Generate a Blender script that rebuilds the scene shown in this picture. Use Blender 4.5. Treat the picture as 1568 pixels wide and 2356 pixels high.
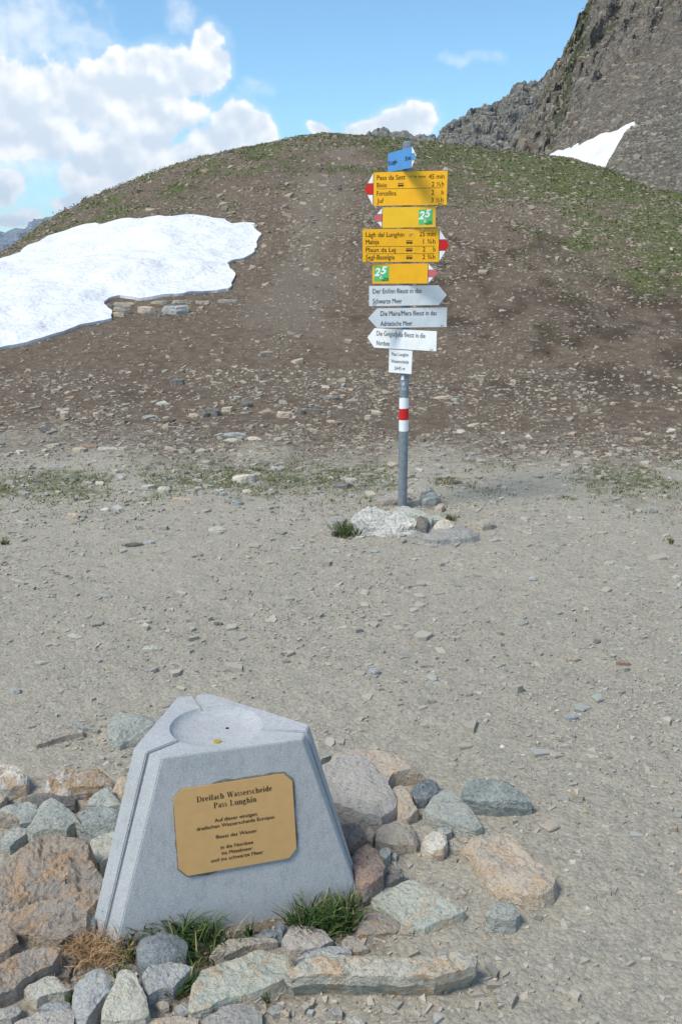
import bpy, bmesh, math, random
import numpy as np
from mathutils import Vector, Matrix, noise as mnoise
from mathutils.geometry import delaunay_2d_cdt

SC = bpy.context.scene
COL = SC.collection
R = math.radians
for o in list(bpy.data.objects):
    bpy.data.objects.remove(o)

# ------------------------------------------------------------------ camera
CAM_H, PITCH, LENS = 1.6, R(14.1), 35.0
cd = bpy.data.cameras.new('camera'); cam = bpy.data.objects.new('camera', cd); COL.objects.link(cam)
cam.location = (0, 0, CAM_H); cam.rotation_euler = (math.pi / 2 - PITCH, 0, 0)
cd.sensor_fit = 'VERTICAL'; cd.sensor_height = 36.0; cd.lens = LENS
cd.clip_start = 0.05; cd.clip_end = 60000
SC.camera = cam
SC.cycles.max_bounces = 4; SC.cycles.diffuse_bounces = 2; SC.cycles.glossy_bounces = 2

# measuring helpers: a sight line through a point of the 1568 x 2356 picture gives a direction in the place
FP = 2356 * LENS / 36.0
CP, SP = math.cos(PITCH), math.sin(PITCH)
def sight(u, v):
    X, Y = (u - 784) / FP, (1178 - v) / FP
    return np.array([X, CP + Y * SP, -SP + Y * CP])
def on_level(u, v, z):
    d = sight(u, v); t = (z - CAM_H) / d[2]
    return np.array([d[0] * t, d[1] * t, z])
def azel(u, v):
    d = sight(u, v)
    return math.degrees(math.atan2(d[0], d[1])), math.degrees(math.atan2(d[2], math.hypot(d[0], d[1])))

# ------------------------------------------------------------------ light and sky
SUN_EL, SUN_AZ = R(55), R(-126)          # azimuth from +Y, positive to the right
SKY_STRENGTH = 0.066
SUN_STRENGTH, SUN_ANGLE = 1.5, R(20)
SC.view_settings.view_transform = 'Standard'; SC.view_settings.look = 'None'
SC.view_settings.exposure = 1.40; SC.view_settings.gamma = 1.0
SC.view_settings.use_curve_mapping = False
sl = bpy.data.lights.new('sun', 'SUN'); so = bpy.data.objects.new('sun', sl); COL.objects.link(so)
sl.energy = SUN_STRENGTH; sl.angle = SUN_ANGLE; sl.color = (1.0, 0.94, 0.83)
sd = Vector((math.sin(SUN_AZ) * math.cos(SUN_EL), math.cos(SUN_AZ) * math.cos(SUN_EL), math.sin(SUN_EL)))
so.rotation_euler = (-sd).to_track_quat('-Z', 'Y').to_euler(); so.location = (-20, 5, 40)

class NT:
    """small helper around a node tree"""
    def __init__(s, tree): s.t = tree; s.n = tree.nodes; s.l = tree.links
    def node(s, typ, **kw):
        n = s.n.new(typ)
        for k, v in kw.items(): setattr(n, k, v)
        return n
    def put(s, sock, val):
        if isinstance(val, bpy.types.NodeSocket): s.l.new(val, sock)
        else: sock.default_value = val
    def math(s, op, a, b=None, c=None, clamp=False):
        n = s.node('ShaderNodeMath', operation=op, use_clamp=clamp)
        s.put(n.inputs[0], a)
        if b is not None: s.put(n.inputs[1], b)
        if c is not None: s.put(n.inputs[2], c)
        return n.outputs[0]
    def vmath(s, op, a, b=None, out=0):
        n = s.node('ShaderNodeVectorMath', operation=op)
        s.put(n.inputs[0], a)
        if b is not None: s.put(n.inputs[1], b)
        return n.outputs[out]
    def noise(s, vec, scale, detail=6, rough=0.55, dist=0.0):
        n = s.node('ShaderNodeTexNoise')
        s.put(n.inputs['Vector'], vec); n.inputs['Scale'].default_value = scale
        n.inputs['Detail'].default_value = detail; n.inputs['Roughness'].default_value = rough
        n.inputs['Distortion'].default_value = dist
        return n.outputs['Fac']
    def ramp(s, v, a, b, lo=0.0, hi=1.0, smooth=True):
        n = s.node('ShaderNodeMapRange'); n.interpolation_type = 'SMOOTHSTEP' if smooth else 'LINEAR'
        s.put(n.inputs[0], v)
        for i, x in enumerate((a, b, lo, hi)): s.put(n.inputs[i + 1], x)
        return n.outputs[0]
    def mix(s, f, a, b, mode='MIX'):
        n = s.node('ShaderNodeMix', data_type='RGBA', blend_type=mode)
        s.put(n.inputs[0], f)
        s.put(n.inputs[6], a if isinstance(a, bpy.types.NodeSocket) else (*a[:3], 1))
        s.put(n.inputs[7], b if isinstance(b, bpy.types.NodeSocket) else (*b[:3], 1))
        return n.outputs[2]

world = bpy.data.worlds.new('World'); SC.world = world; world.use_nodes = True
W = NT(world.node_tree); W.n.clear()
world.cycles.sampling_method = 'MANUAL'; world.cycles.sample_map_resolution = 256

# cumulus banks: (u, v, half width, half height, weight) read off the picture, turned into directions
CLOUDS = [
    (480, 100, 36, 44, 1.0), (500, 150, 34, 46, 1.0), (440, 165, 62, 56, 1.0), (375, 175, 60, 62, 1.0), (300, 205, 100, 78, 1.0),
    (215, 225, 110, 84, 1.0), (110, 235, 120, 92, 1.0), (10, 240, 120, 110, 1.0), (330, 265, 150, 60, .9), (60, 310, 170, 60, .8),
    (350, 325, 62, 44, 1.0), (290, 375, 120, 66, 1.0), (215, 400, 90, 60, 1.0), (400, 372, 100, 50, 1.0),
    (542, 290, 54, 48, 1.0), (592, 305, 38, 42, 1.0), (510, 335, 80, 56, 1.0), (470, 380, 100, 60, 1.0),
    (8, 428, 56, 38, 1.0), (200, 468, 80, 28, 1.0), (20, 505, 80, 20, .8),
    (925, 283, 84, 34, 1.0), (958, 266, 52, 30, 1.0), (850, 292, 62, 22, 1.0), (740, 300, 36, 12, 1.0),
]
VEILS = [(30, 110, 130, 130, .9), (180, 100, 130, 70, .45), (420, 45, 60, 50, .4), (1090, 135, 95, 22, .42), (60, 20, 200, 60, .5),
         (30, 360, 200, 80, .7), (590, 200, 60, 40, .25)]
def deg_blob(b):
    a, e = azel(b[0], b[1]); k = math.degrees(1 / FP)
    return (a, e, b[2] * k, b[3] * k, b[4])
tc = W.node('ShaderNodeTexCoord'); sx = W.node('ShaderNodeSeparateXYZ'); W.l.new(tc.outputs['Generated'], sx.inputs[0])
az = W.math('MULTIPLY', W.math('ARCTAN2', sx.outputs[0], sx.outputs[1]), 57.29578)
el = W.math('MULTIPLY', W.math('ARCSINE', sx.outputs[2]), 57.29578)
cx = W.node('ShaderNodeCombineXYZ'); W.l.new(az, cx.inputs[0]); W.l.new(el, cx.inputs[1])
P0 = cx.outputs[0]
def noise2(vec, scale, detail, rough):
    n = W.node('ShaderNodeTexNoise', noise_dimensions='2D'); W.put(n.inputs['Vector'], vec); n.inputs['Scale'].default_value = scale
    n.inputs['Detail'].default_value = detail; n.inputs['Roughness'].default_value = rough
    return n
wn = noise2(P0, .42, 2, .5)
Q = W.vmath('MULTIPLY_ADD', wn.outputs['Color'], (1.3, 1.3, 0)); Q.node.inputs[2].default_value = (0, 0, 0)
Q = W.vmath('ADD', W.vmath('SUBTRACT', P0, (.65, .65, 0)), Q)
def banks(blobs, k):
    acc = None
    for (a, e, ra, re, wt) in [deg_blob(b) for b in blobs]:
        n = W.node('ShaderNodeVectorMath', operation='MULTIPLY_ADD'); W.l.new(Q, n.inputs[0])
        n.inputs[1].default_value = (1 / ra, 1 / re, 0); n.inputs[2].default_value = (-a / ra, -e / re, 0)
        f = W.vmath('DOT_PRODUCT', n.outputs[0], n.outputs[0], out=1)
        if wt != 1.0: f = W.math('ADD', f, 1 - wt)
        acc = f if acc is None else W.math('SMOOTH_MIN', acc, f, k)
    return W.math('SUBTRACT', 1.0, acc)
cu = banks(CLOUDS, .25); ve = banks(VEILS, .3)
# the same fair-weather banks go on all round the sky outside the view
low = noise2(P0, .075, 2, .5).outputs[0]
outside = W.math('MAXIMUM', W.ramp(W.math('ABSOLUTE', az), 24, 30), W.ramp(el, 16, 22))
more = W.math('SUBTRACT', W.math('MULTIPLY', W.ramp(low, .40, .78, -1.2, 1.0, False), 1.0), W.math('MULTIPLY', W.math('SUBTRACT', 1.0, outside), 4.0))
cu = W.math('MAXIMUM', cu, more)
fine0 = noise2(P0, .55, 7, .6).outputs[0]
sh0 = noise2(P0, .55, 3, .5).outputs[0]; sh1 = noise2(W.vmath('ADD', P0, (.25, .60, 0)), .55, 2, .5).outputs[0]
f0 = W.math('MULTIPLY_ADD', W.math('SUBTRACT', fine0, .5), 1.9, cu)
fv = W.math('MULTIPLY_ADD', W.math('SUBTRACT', fine0, .5), 1.5, W.math('MAXIMUM', ve, -1.5))
dens = W.ramp(f0, -.15, .42)
soft = W.ramp(f0, -.9, .6, 0, .30)
lit = W.ramp(W.math('MULTIPLY_ADD', W.math('SUBTRACT', sh0, sh1), 2.4, W.ramp(cu, 1.0, -.1, -.25, .35, False)), -.55, .65)
ccol = W.mix(lit, (.66, .74, .83), (1.0, 1.0, 1.0))
vd = W.math('MULTIPLY', W.ramp(fv, -.35, .95), .62)
alpha = W.math('MAXIMUM', dens, W.math('MAXIMUM', vd, soft))
sky = W.node('ShaderNodeTexSky', sky_type='NISHITA'); sky.sun_disc = False
sky.sun_elevation = SUN_EL; sky.sun_rotation = SUN_AZ; sky.altitude = 2600; sky.air_density = 1.15; sky.dust_density = .5; sky.ozone_density = 1.0
skyc = W.mix(1.0, sky.outputs[0], (.80, 1.06, 1.10), 'MULTIPLY')
cl = W.vmath('SCALE', ccol); cl.node.inputs['Scale'].default_value = .46 / SKY_STRENGTH
fin = W.mix(alpha, skyc, cl)
bg = W.node('ShaderNodeBackground'); W.l.new(fin, bg.inputs[0]); bg.inputs[1].default_value = SKY_STRENGTH
wo = W.node('ShaderNodeOutputWorld'); W.l.new(bg.outputs[0], wo.inputs[0])

# ------------------------------------------------------------------ numpy noise
def _h(ix, iy, iz, seed):
    h = (ix.astype(np.int64) * 374761393 + iy.astype(np.int64) * 668265263 + iz.astype(np.int64) * 2147483647 + seed * 1274126177) & 0x7fffffff
    h = ((h ^ (h >> 13)) * 1274126177) & 0x7fffffff
    return ((h ^ (h >> 16)) & 0xffff) / 65535.0
def vnoise(x, y, z=0.0, seed=0):
    x = np.asarray(x, float); y = np.asarray(y, float); z = np.zeros_like(x) + z
    ix, iy, iz = np.floor(x), np.floor(y), np.floor(z); fx, fy, fz = x - ix, y - iy, z - iz
    fx = fx * fx * fx * (fx * (fx * 6 - 15) + 10); fy = fy * fy * fy * (fy * (fy * 6 - 15) + 10); fz = fz * fz * (3 - 2 * fz)
    o = 0
    for a in (0, 1):
        for b in (0, 1):
            for c in (0, 1):
                o = o + _h(ix + a, iy + b, iz + c, seed) * (fx if a else 1 - fx) * (fy if b else 1 - fy) * (fz if c else 1 - fz)
    return o
def fbm(x, y, z=0.0, o=4, seed=0, gain=.5):
    s = 0; a = 1; t = 0; k = 1.0
    ca, sa = .8, .6
    for i in range(o):
        xx, yy = (np.asarray(x) * ca - np.asarray(y) * sa) if i % 2 else np.asarray(x), (np.asarray(x) * sa + np.asarray(y) * ca) if i % 2 else np.asarray(y)
        s = s + a * vnoise(xx * k + 17.3 * i, yy * k - 9.1 * i, np.asarray(z) * k, seed + i); t += a; a *= gain; k *= 2.03
    return s / t - .5
def sstep(a, b, x):
    t = np.clip((np.asarray(x, float) - a) / (b - a), 0, 1); return t * t * (3 - 2 * t)

# ------------------------------------------------------------------ object helpers
def link(o, parent=None):
    COL.objects.link(o)
    if parent: o.parent = parent
    return o
def tag(o, label=None, cat=None, group=None, kind=None):
    if label: o['label'] = label
    if cat: o['category'] = cat
    if group: o['group'] = group
    if kind: o['kind'] = kind
    return o
def empty(name, loc=(0, 0, 0)):
    o = bpy.data.objects.new(name, None); o.location = loc; o.empty_display_size = .1; return link(o)
def mesh_np(name, V, faces, mat=None, smooth=False, attrs=None):
    """V (n,3); faces: list of (m,k) integer arrays"""
    me = bpy.data.meshes.new(name); V = np.asarray(V, np.float32)
    faces = [np.asarray(f, np.int32) for f in faces if len(f)]
    me.vertices.add(len(V)); me.vertices.foreach_set('co', V.ravel())
    loops = np.concatenate([f.ravel() for f in faces]); tot = np.concatenate([np.full(len(f), f.shape[1], np.int32) for f in faces])
    st = np.concatenate([[0], np.cumsum(tot)[:-1]]).astype(np.int32)
    me.loops.add(len(loops)); me.loops.foreach_set('vertex_index', loops)
    me.polygons.add(len(tot)); me.polygons.foreach_set('loop_start', st); me.polygons.foreach_set('loop_total', tot)
    me.update(calc_edges=True); me.validate()
    me.polygons.foreach_set('use_smooth', np.full(len(me.polygons), smooth, bool))
    for k, a in (attrs or {}).items():
        at = me.attributes.new(k, 'FLOAT_COLOR', 'POINT'); at.data.foreach_set('color', np.asarray(a, np.float32).ravel())
    if mat: me.materials.append(mat)
    return me
def obj_np(name, V, faces, mat=None, smooth=False, attrs=None, parent=None):
    return link(bpy.data.objects.new(name, mesh_np(name, V, faces, mat, smooth, attrs)), parent)
def sharp(me, ang=R(32)):
    me.polygons.foreach_set('use_smooth', np.ones(len(me.polygons), bool))
    me.set_sharp_from_angle(angle=ang)

# ------------------------------------------------------------------ materials
def new_mat(name, rough=.85, spec=.25):
    m = bpy.data.materials.new(name); m.use_nodes = True
    N = NT(m.node_tree); b = m.node_tree.nodes['Principled BSDF']
    b.inputs['Roughness'].default_value = rough; b.inputs['Specular IOR Level'].default_value = spec
    return m, N, b
def bump(N, b, h, strength=.5, dist=.01):
    n = N.node('ShaderNodeBump'); n.inputs['Strength'].default_value = strength; n.inputs['Distance'].default_value = dist
    N.l.new(h, n.inputs['Height']); N.l.new(n.outputs[0], b.inputs['Normal'])
def coords(N, per_object=True):
    tc = N.node('ShaderNodeTexCoord')
    if not per_object: return tc.outputs['Object']
    oi = N.node('ShaderNodeObjectInfo')
    k = N.math('MULTIPLY', oi.outputs['Random'], 37.0)
    c = N.node('ShaderNodeCombineXYZ'); N.l.new(k, c.inputs[0]); N.l.new(N.math('MULTIPLY', k, 1.7), c.inputs[1])
    return N.vmath('ADD', tc.outputs['Object'], c.outputs[0])
def plain(name, col, rough=.5, spec=.3, grime=.12, scale=25, metal=0.0, bumpy=0.0):
    m, N, b = new_mat(name, rough, spec); b.inputs['Metallic'].default_value = metal
    p = coords(N, False)
    n = N.noise(p, scale, 6, .65)
    c = N.mix(N.ramp(n, .35, .75), col, tuple(x * (1 - grime) for x in col))
    n2 = N.noise(p, scale * 6, 3, .6)
    c = N.mix(N.math('MULTIPLY', N.ramp(n2, .60, .78), grime), c, (.12, .10, .08))
    N.l.new(c, b.inputs['Base Color'])
    if bumpy: bump(N, b, n2, bumpy, .002)
    return m
def rock_mat(name, c1, c2, c3, patch=.5, bands=.35, bandscale=26, speck=(.6, .58, .52), crag=.9, tilt=(.15, .1)):
    """schist: two body tones, stains of a third, fine layering, speckle"""
    m, N, b = new_mat(name, .88, .22); c1, c2, c3 = [tuple(min(.85, x * 1.30) for x in c) for c in (c1, c2, c3)]
    p = coords(N)
    big = N.noise(p, 5.5, 5, .6, .4); med = N.noise(p, 17, 6, .62, .6); fine = N.noise(p, 75, 5, .68); grit = N.noise(p, 260, 3, .7)
    mp = N.node('ShaderNodeMapping'); N.l.new(p, mp.inputs[0]); mp.inputs['Rotation'].default_value = (tilt[0], tilt[1], .5)
    mp.inputs['Scale'].default_value = (.12, .35, 1)
    lay = N.noise(mp.outputs[0], bandscale * 2.2, 5, .65, .5)
    c = N.mix(N.ramp(big, .36, .64), c1, c2)
    c = N.mix(N.math('MULTIPLY', N.ramp(lay, .45, .70), bands), c, tuple(x * .55 for x in c1))
    c = N.mix(N.math('MULTIPLY', N.ramp(med, .56 - .12 * patch, .70 - .08 * patch), min(1, patch * 1.3)), c, c3)
    c = N.mix(N.math('MULTIPLY', N.ramp(fine, .52, .66), .62), c, speck)
    c = N.mix(N.math('MULTIPLY', N.ramp(fine, .46, .33), .62), c, tuple(x * .42 for x in c2))
    c = N.mix(N.math('MULTIPLY', N.ramp(grit, .48, .66), .32), c, tuple(x * .4 for x in c1))
    N.l.new(c, b.inputs['Base Color'])
    h = N.math('ADD', N.math('MULTIPLY', med, .8), N.math('ADD', N.math('MULTIPLY', fine, .45), N.math('ADD', N.math('MULTIPLY', lay, .5 * bands + .1), N.math('MULTIPLY', grit, .12))))
    bump(N, b, h, crag, .045)
    return m
RM = {
    'green':  rock_mat('green_schist', (.40, .41, .365), (.325, .345, .31), (.43, .41, .335), .4, .35),
    'teal':   rock_mat('teal_schist', (.25, .28, .265), (.36, .385, .365), (.46, .455, .41), .35, .6, 34),
    'grey':   rock_mat('grey_schist', (.37, .355, .32), (.315, .31, .29), (.38, .325, .26), .4, .4),
    'blue':   rock_mat('blue_grey_gneiss', (.32, .335, .335), (.40, .405, .395), (.48, .46, .41), .5, .2),
    'navy':   rock_mat('dark_blue_gneiss', (.145, .17, .185), (.225, .25, .26), (.35, .36, .345), .4, .15, 26, (.42, .43, .42)),
    'brown':  rock_mat('brown_schist', (.39, .32, .255), (.335, .305, .27), (.46, .305, .185), .72, .4, 22, (.52, .47, .41), 1.0),
    'rust':   rock_mat('rusty_quartz', (.36, .235, .14), (.42, .33, .235), (.74, .70, .63), .7, .15, 20, (.62, .52, .42), 1.0),
    'orange': rock_mat('orange_tan_rock', (.51, .425, .325), (.43, .37, .30), (.52, .365, .225), .6, .2, 26, (.66, .62, .55)),
    'pink':   rock_mat('pink_grey_slab', (.37, .345, .31), (.41, .375, .335), (.38, .305, .255), .4, .12, 20, (.46, .44, .41), .8),
    'cream':  rock_mat('cream_slab', (.50, .48, .40), (.43, .43, .37), (.50, .435, .33), .45, .25, 26, (.66, .64, .58)),
    'pale':   rock_mat('pale_green_slab', (.455, .46, .385), (.375, .405, .35), (.50, .37, .235), .55, .25, 26, (.62, .61, .55)),
    'white':  rock_mat('white_layered_rock', (.62, .60, .545), (.50, .505, .475), (.50, .42, .31), .35, .9, 30, (.74, .72, .68)),
    'quartz': rock_mat('white_quartz', (.64, .60, .53), (.54, .50, .43), (.50, .36, .23), .75, .1, 26, (.8, .79, .76)),
    'bench':  rock_mat('rust_stained_slab', (.50, .465, .38), (.42, .41, .345), (.50, .29, .14), .6, .35, 26, (.66, .63, .55)),
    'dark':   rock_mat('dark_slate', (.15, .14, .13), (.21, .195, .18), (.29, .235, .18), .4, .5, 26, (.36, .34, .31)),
    'tan':    rock_mat('tan_slab', (.40, .355, .29), (.335, .305, .265), (.45, .365, .265), .45, .35),
    'red':    rock_mat('red_brown_rock', (.30, .21, .165), (.22, .195, .18), (.38, .245, .17), .6, .3, 26, (.42, .38, .33)),
}

# ------------------------------------------------------------------ terrain
CREST = [(-500, 860), (-300, 760), (-120, 678), (0, 632), (45, 598), (75, 563), (130, 512), (200, 470), (290, 420), (400, 379), (500, 353), (600, 331), (680, 314),
         (745, 305), (850, 312), (920, 318), (1010, 327), (1100, 338), (1200, 348), (1265, 357), (1330, 371), (1390, 389), (1450, 413), (1510, 437), (1568, 464), (1750, 560), (1950, 690), (2200, 850)]
def crest_dist(u): return 36.0 - 6.0 * min(1.6, abs(u - 745) / 800.) ** 2
_cx, _cz, _cy = [], [], []
for (u, v) in CREST:
    d = sight(u, v); yc = crest_dist(u); t = yc / d[1]
    _cx.append(d[0] * t); _cz.append(max(.05, CAM_H + d[2] * t)); _cy.append(yc)
_cx, _cz, _cy = map(np.array, (_cx, _cz, _cy))
_cx = np.concatenate([[-60], _cx, [60]]); _cz = np.concatenate([[-1.5], _cz, [-.5]]); _cy = np.concatenate([[22], _cy, [24]])
ZC_ADJ = np.ones(len(_cx))
def terrain(x, y, detail=True):
    x = np.asarray(x, float); y = np.asarray(y, float)
    zc = np.interp(x, _cx, _cz * ZC_ADJ); yc = np.interp(x, _cx, _cy)
    ys = 8.2
    s = (y - ys) / (yc - ys); sc = np.clip(s, 0, 1)
    g = .42 * sc ** 1.25 + .58 * (sc * sc * (3 - 2 * sc))
    z = zc * g
    over = np.clip(y - yc, 0, None)
    z = z - np.where(over > 0, np.minimum(.016 * over ** 2, .25 * over), 0)
    z = np.maximum(z, -24 - 0.012 * np.hypot(x, y))
    w = sstep(8, 16, y) * sstep(60, 38, y)
    z = z + w * (.42 * fbm(x / 5, y / 5, seed=3, o=3) + .17 * fbm(x / 1.1, y / 1.1, seed=9, o=4))
    fl = sstep(9.5, 7, y) * sstep(30, 15, np.hypot(x, y))
    fl = fl * (1 - .92 * np.exp(-((x + .3) ** 2 + (y - 2.35) ** 2) / .9))
    z = z + fl * (.05 * fbm(x / 1.6, y / 1.6, seed=21, o=3))
    away = np.clip(np.hypot(x, y) - 40, 0, None) * sstep(10, -10, y)
    z = z - .05 * away
    if detail:
        near = sstep(12, 5, np.hypot(x, y))
        z = z + near * (.014 * fbm(x * 9, y * 9, seed=31, o=3) + .006 * fbm(x * 45, y * 45, seed=41, o=2))
    return z
def _fit_crest():
    """raise or lower the ridge knots until the skyline lies where it was measured"""
    ys_ = np.linspace(9, 44, 400)
    for it in range(8):
        for k, (u, v) in enumerate(CREST):
            d = sight(u, v); sl_ = d[2] / d[1]
            z = terrain(ys_ * d[0] / d[1], ys_, False); j = int(np.argmax((z - CAM_H) / ys_))
            _cz[k + 1] += np.clip((sl_ - (z[j] - CAM_H) / ys_[j]) * ys_[j] * .8, -.6, .6)
_fit_crest()
def to_ground(u, v, dz=0.0, far=48.0):
    d = sight(u, v); ts = np.concatenate([np.linspace(1.2, 12, 700), np.linspace(12, far, 900)[1:]])
    h = CAM_H + d[2] * ts - terrain(d[0] * ts, d[1] * ts, False) - dz
    k = np.argmax(h < 0)
    if not (h < 0).any():
        k = int(np.argmin(h[700:])) + 700
        t = ts[k]
    else:
        t = ts[k - 1] + (ts[k] - ts[k - 1]) * h[k - 1] / (h[k - 1] - h[k] + 1e-12) if k else ts[0]
    return np.array([d[0] * t, d[1] * t, CAM_H + d[2] * t])
TRAIL = np.array([to_ground(u, v)[:2] for (u, v) in ((792, 340), (790, 380), (775, 420), (745, 470), (715, 540), (690, 610), (672, 690), (660, 780), (640, 900), (650, 1040), (700, 1200))])
def trail_dist(x, y):
    best = np.full(np.shape(x), 1e9)
    for a, b in zip(TRAIL[:-1], TRAIL[1:]):
        ab = b - a; t = np.clip(((x - a[0]) * ab[0] + (y - a[1]) * ab[1]) / (ab @ ab), 0, 1)
        best = np.minimum(best, np.hypot(x - a[0] - t * ab[0], y - a[1] - t * ab[1]))
    return best
def zones(x, y):
    """what the ground is made of: gravel, turf, dark soil, trodden trail (0..1 each)"""
    yc = np.interp(x, _cx, _cy); s = (y - 8.2) / (yc - 8.2)
    n1 = fbm(x / 2.2, y / 2.2, seed=51, o=4); n2 = fbm(x / .7, y / 1.2, seed=61, o=4); n3 = fbm(x / 6, y / 6, seed=71, o=3)
    grav = sstep(11.6, 5.6, y + 2.6 * n1 + 2.4 * n2 + .12 * x)
    earth_shade = np.exp(-(((x + .42) / .62) ** 2 + ((y - 2.15) / .42) ** 2) ** 2) * sstep(-.25, .15, n2 + .5 * fbm(x * 6, y * 6, seed=69, o=3)); grav = grav * (1 - .8 * earth_shade)  # dark earth plus gap shade between the monument rocks, put into the ground colour
    turf = sstep(.42, 1.0, s + .45 * n3 + .6 * n2 + .35 * fbm(x / .4, y / .7, seed=67, o=2) + .014 * np.abs(x)) * .95
    turf = np.maximum(turf, sstep(.15, .6, s * .6 + (x - 3.5) * .06 + n3 * .6 + n2 * .7) * .85 * sstep(0, 4, x))
    strip = np.exp(-((y - 7.35 - .4 * n1) / .95) ** 2) * sstep(-.14, .12, n2 + .5 * n1)
    turf = np.maximum(turf, strip * .66)
    dark = sstep(-.12, .34, n1 * .45 + n2 * .55 + .5 * fbm(x / .25, y / .5, seed=65, o=3) + .22 * np.exp(-((s - .26) / .18) ** 2) * sstep(-2, 3, x) + .12 * np.exp(-((y - 10.0) / 1.4) ** 2) - .05) * sstep(8.6, 12, y) * sstep(1.0, .5, s) * .85
    tr = sstep(1.2, .05, trail_dist(x, y) + 1.6 * n2 + .9 * n1) * sstep(9.5, 15, y) * .6
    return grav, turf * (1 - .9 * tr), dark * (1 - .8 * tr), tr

def ground_material():
    m, N, b = new_mat('pass_ground', .95, .12)
    at = N.node('ShaderNodeAttribute', attribute_name='zone'); sp = N.node('ShaderNodeSeparateColor'); N.l.new(at.outputs['Color'], sp.inputs[0])
    grav, turf, dark, trail = sp.outputs[0], sp.outputs[1], sp.outputs[2], at.outputs['Alpha']
    p = N.node('ShaderNodeTexCoord').outputs['Object']
    n_l = N.noise(p, 1.1, 5, .6); n_m = N.noise(p, 9, 6, .65); n_f = N.noise(p, 55, 5, .7); n_g = N.noise(p, 230, 3, .7)
    vo = N.node('ShaderNodeTexVoronoi'); N.put(vo.inputs['Vector'], p); vo.inputs['Scale'].default_value = 75
    vb = N.node('ShaderNodeTexVoronoi'); N.put(vb.inputs['Vector'], p); vb.inputs['Scale'].default_value = 14
    # pale dust of the trodden saddle
    g = N.mix(N.ramp(n_m, .35, .65), (.405, .368, .290), (.348, .322, .262))
    g = N.mix(N.math('MULTIPLY', N.ramp(n_l, .45, .7), .6), g, (.435, .395, .315))
    g = N.mix(N.math('MULTIPLY', N.ramp(n_g, .48, .78), .4), g, (.23, .215, .185))
    g = N.mix(N.math('MULTIPLY', N.ramp(N.noise(p, 120, 4, .7), .52, .68), .7), g, (.42, .40, .35)); g = N.mix(N.math('MULTIPLY', N.ramp(n_f, .46, .32), .6), g, (.17, .16, .14))
    cell = N.node('ShaderNodeSeparateColor'); N.l.new(vo.outputs['Color'], cell.inputs[0])
    g = N.mix(N.math('MULTIPLY', N.ramp(cell.outputs[0], .55, .95, smooth=False), .55), g, (.47, .43, .36))
    g = N.mix(N.math('MULTIPLY', N.ramp(cell.outputs[1], .70, 1.0, smooth=False), .5), g, (.24, .22, .19))
    g = N.mix(N.math('MULTIPLY', N.ramp(vo.outputs['Distance'], .50, .80), .30), g, (.19, .175, .15))
    # brown scree soil of the hill
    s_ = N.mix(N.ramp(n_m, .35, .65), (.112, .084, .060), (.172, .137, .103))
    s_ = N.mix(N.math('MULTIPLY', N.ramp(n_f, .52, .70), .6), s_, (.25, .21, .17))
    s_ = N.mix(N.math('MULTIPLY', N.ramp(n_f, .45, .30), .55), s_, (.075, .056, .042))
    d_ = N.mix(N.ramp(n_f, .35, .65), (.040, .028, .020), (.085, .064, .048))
    t_ = N.mix(N.ramp(n_f, .4, .65), (.165, .135, .107), (.225, .190, .152))
    u_ = N.mix(N.ramp(n_m, .35, .65), (.070, .088, .030), (.125, .140, .055))
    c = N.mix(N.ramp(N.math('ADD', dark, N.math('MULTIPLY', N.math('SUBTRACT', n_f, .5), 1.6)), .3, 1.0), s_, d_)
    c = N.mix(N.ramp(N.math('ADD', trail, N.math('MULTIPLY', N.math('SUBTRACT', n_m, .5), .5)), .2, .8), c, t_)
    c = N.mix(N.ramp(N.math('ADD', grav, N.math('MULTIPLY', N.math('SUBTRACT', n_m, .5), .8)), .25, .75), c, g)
    tn = N.ramp(N.math('ADD', turf, N.math('MULTIPLY', N.math('SUBTRACT', N.noise(p, 5.5, 6, .72), .5), 1.6)), .35, .85)
    c = N.mix(N.math('MULTIPLY', tn, .92), c, u_)
    N.l.new(c, b.inputs['Base Color'])
    h = N.math('ADD', N.math('MULTIPLY', n_m, .5), N.math('ADD', N.math('MULTIPLY', n_f, .35), N.math('ADD', N.math('MULTIPLY', n_g, .15), N.math('ADD', N.math('MULTIPLY', vb.outputs['Distance'], .25), N.math('MULTIPLY', vo.outputs['Distance'], -.16)))))
    bump(N, b, h, .9, .03)
    return m
M_GROUND = ground_material()

def build_ground():
    fine = np.linspace(-27, 27, 300); coarse = np.concatenate([np.linspace(-180, -28, 50), fine, np.linspace(28, 180, 50)])
    a = np.radians(coarse)
    r = np.concatenate([np.geomspace(.25, 1.6, 24)[:-1], np.geomspace(1.6, 60, 430)[:-1], np.geomspace(60, 9000, 60)])
    A, Rr = np.meshgrid(a, r); x = Rr * np.sin(A); y = Rr * np.cos(A)
    z = terrain(x, y)
    far = sstep(80, 400, Rr); z = z * (1 - far) + far * (-60 - .02 * np.minimum(Rr, 9000))
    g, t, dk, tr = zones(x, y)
    V = np.stack([x, y, z], -1).reshape(-1, 3)
    n, mcol = A.shape; i = np.arange(n - 1)[:, None] * mcol + np.arange(mcol - 1)[None]
    q = np.stack([i, i + 1, i + mcol + 1, i + mcol], -1).reshape(-1, 4)[:, ::-1]
    c0 = np.concatenate([[[0, 0, terrain(np.array([0.]), np.array([0.]))[0]]]]); k0 = len(V); V = np.concatenate([V, c0])
    fan = np.stack([np.arange(mcol - 1), np.full(mcol - 1, k0), np.arange(1, mcol)], 1)[:, ::-1]
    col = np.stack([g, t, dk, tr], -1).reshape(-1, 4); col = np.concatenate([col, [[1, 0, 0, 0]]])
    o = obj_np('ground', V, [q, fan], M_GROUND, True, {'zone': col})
    tag(o, 'stony saddle of the pass rising into a rounded hill', kind='structure')
build_ground()

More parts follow.
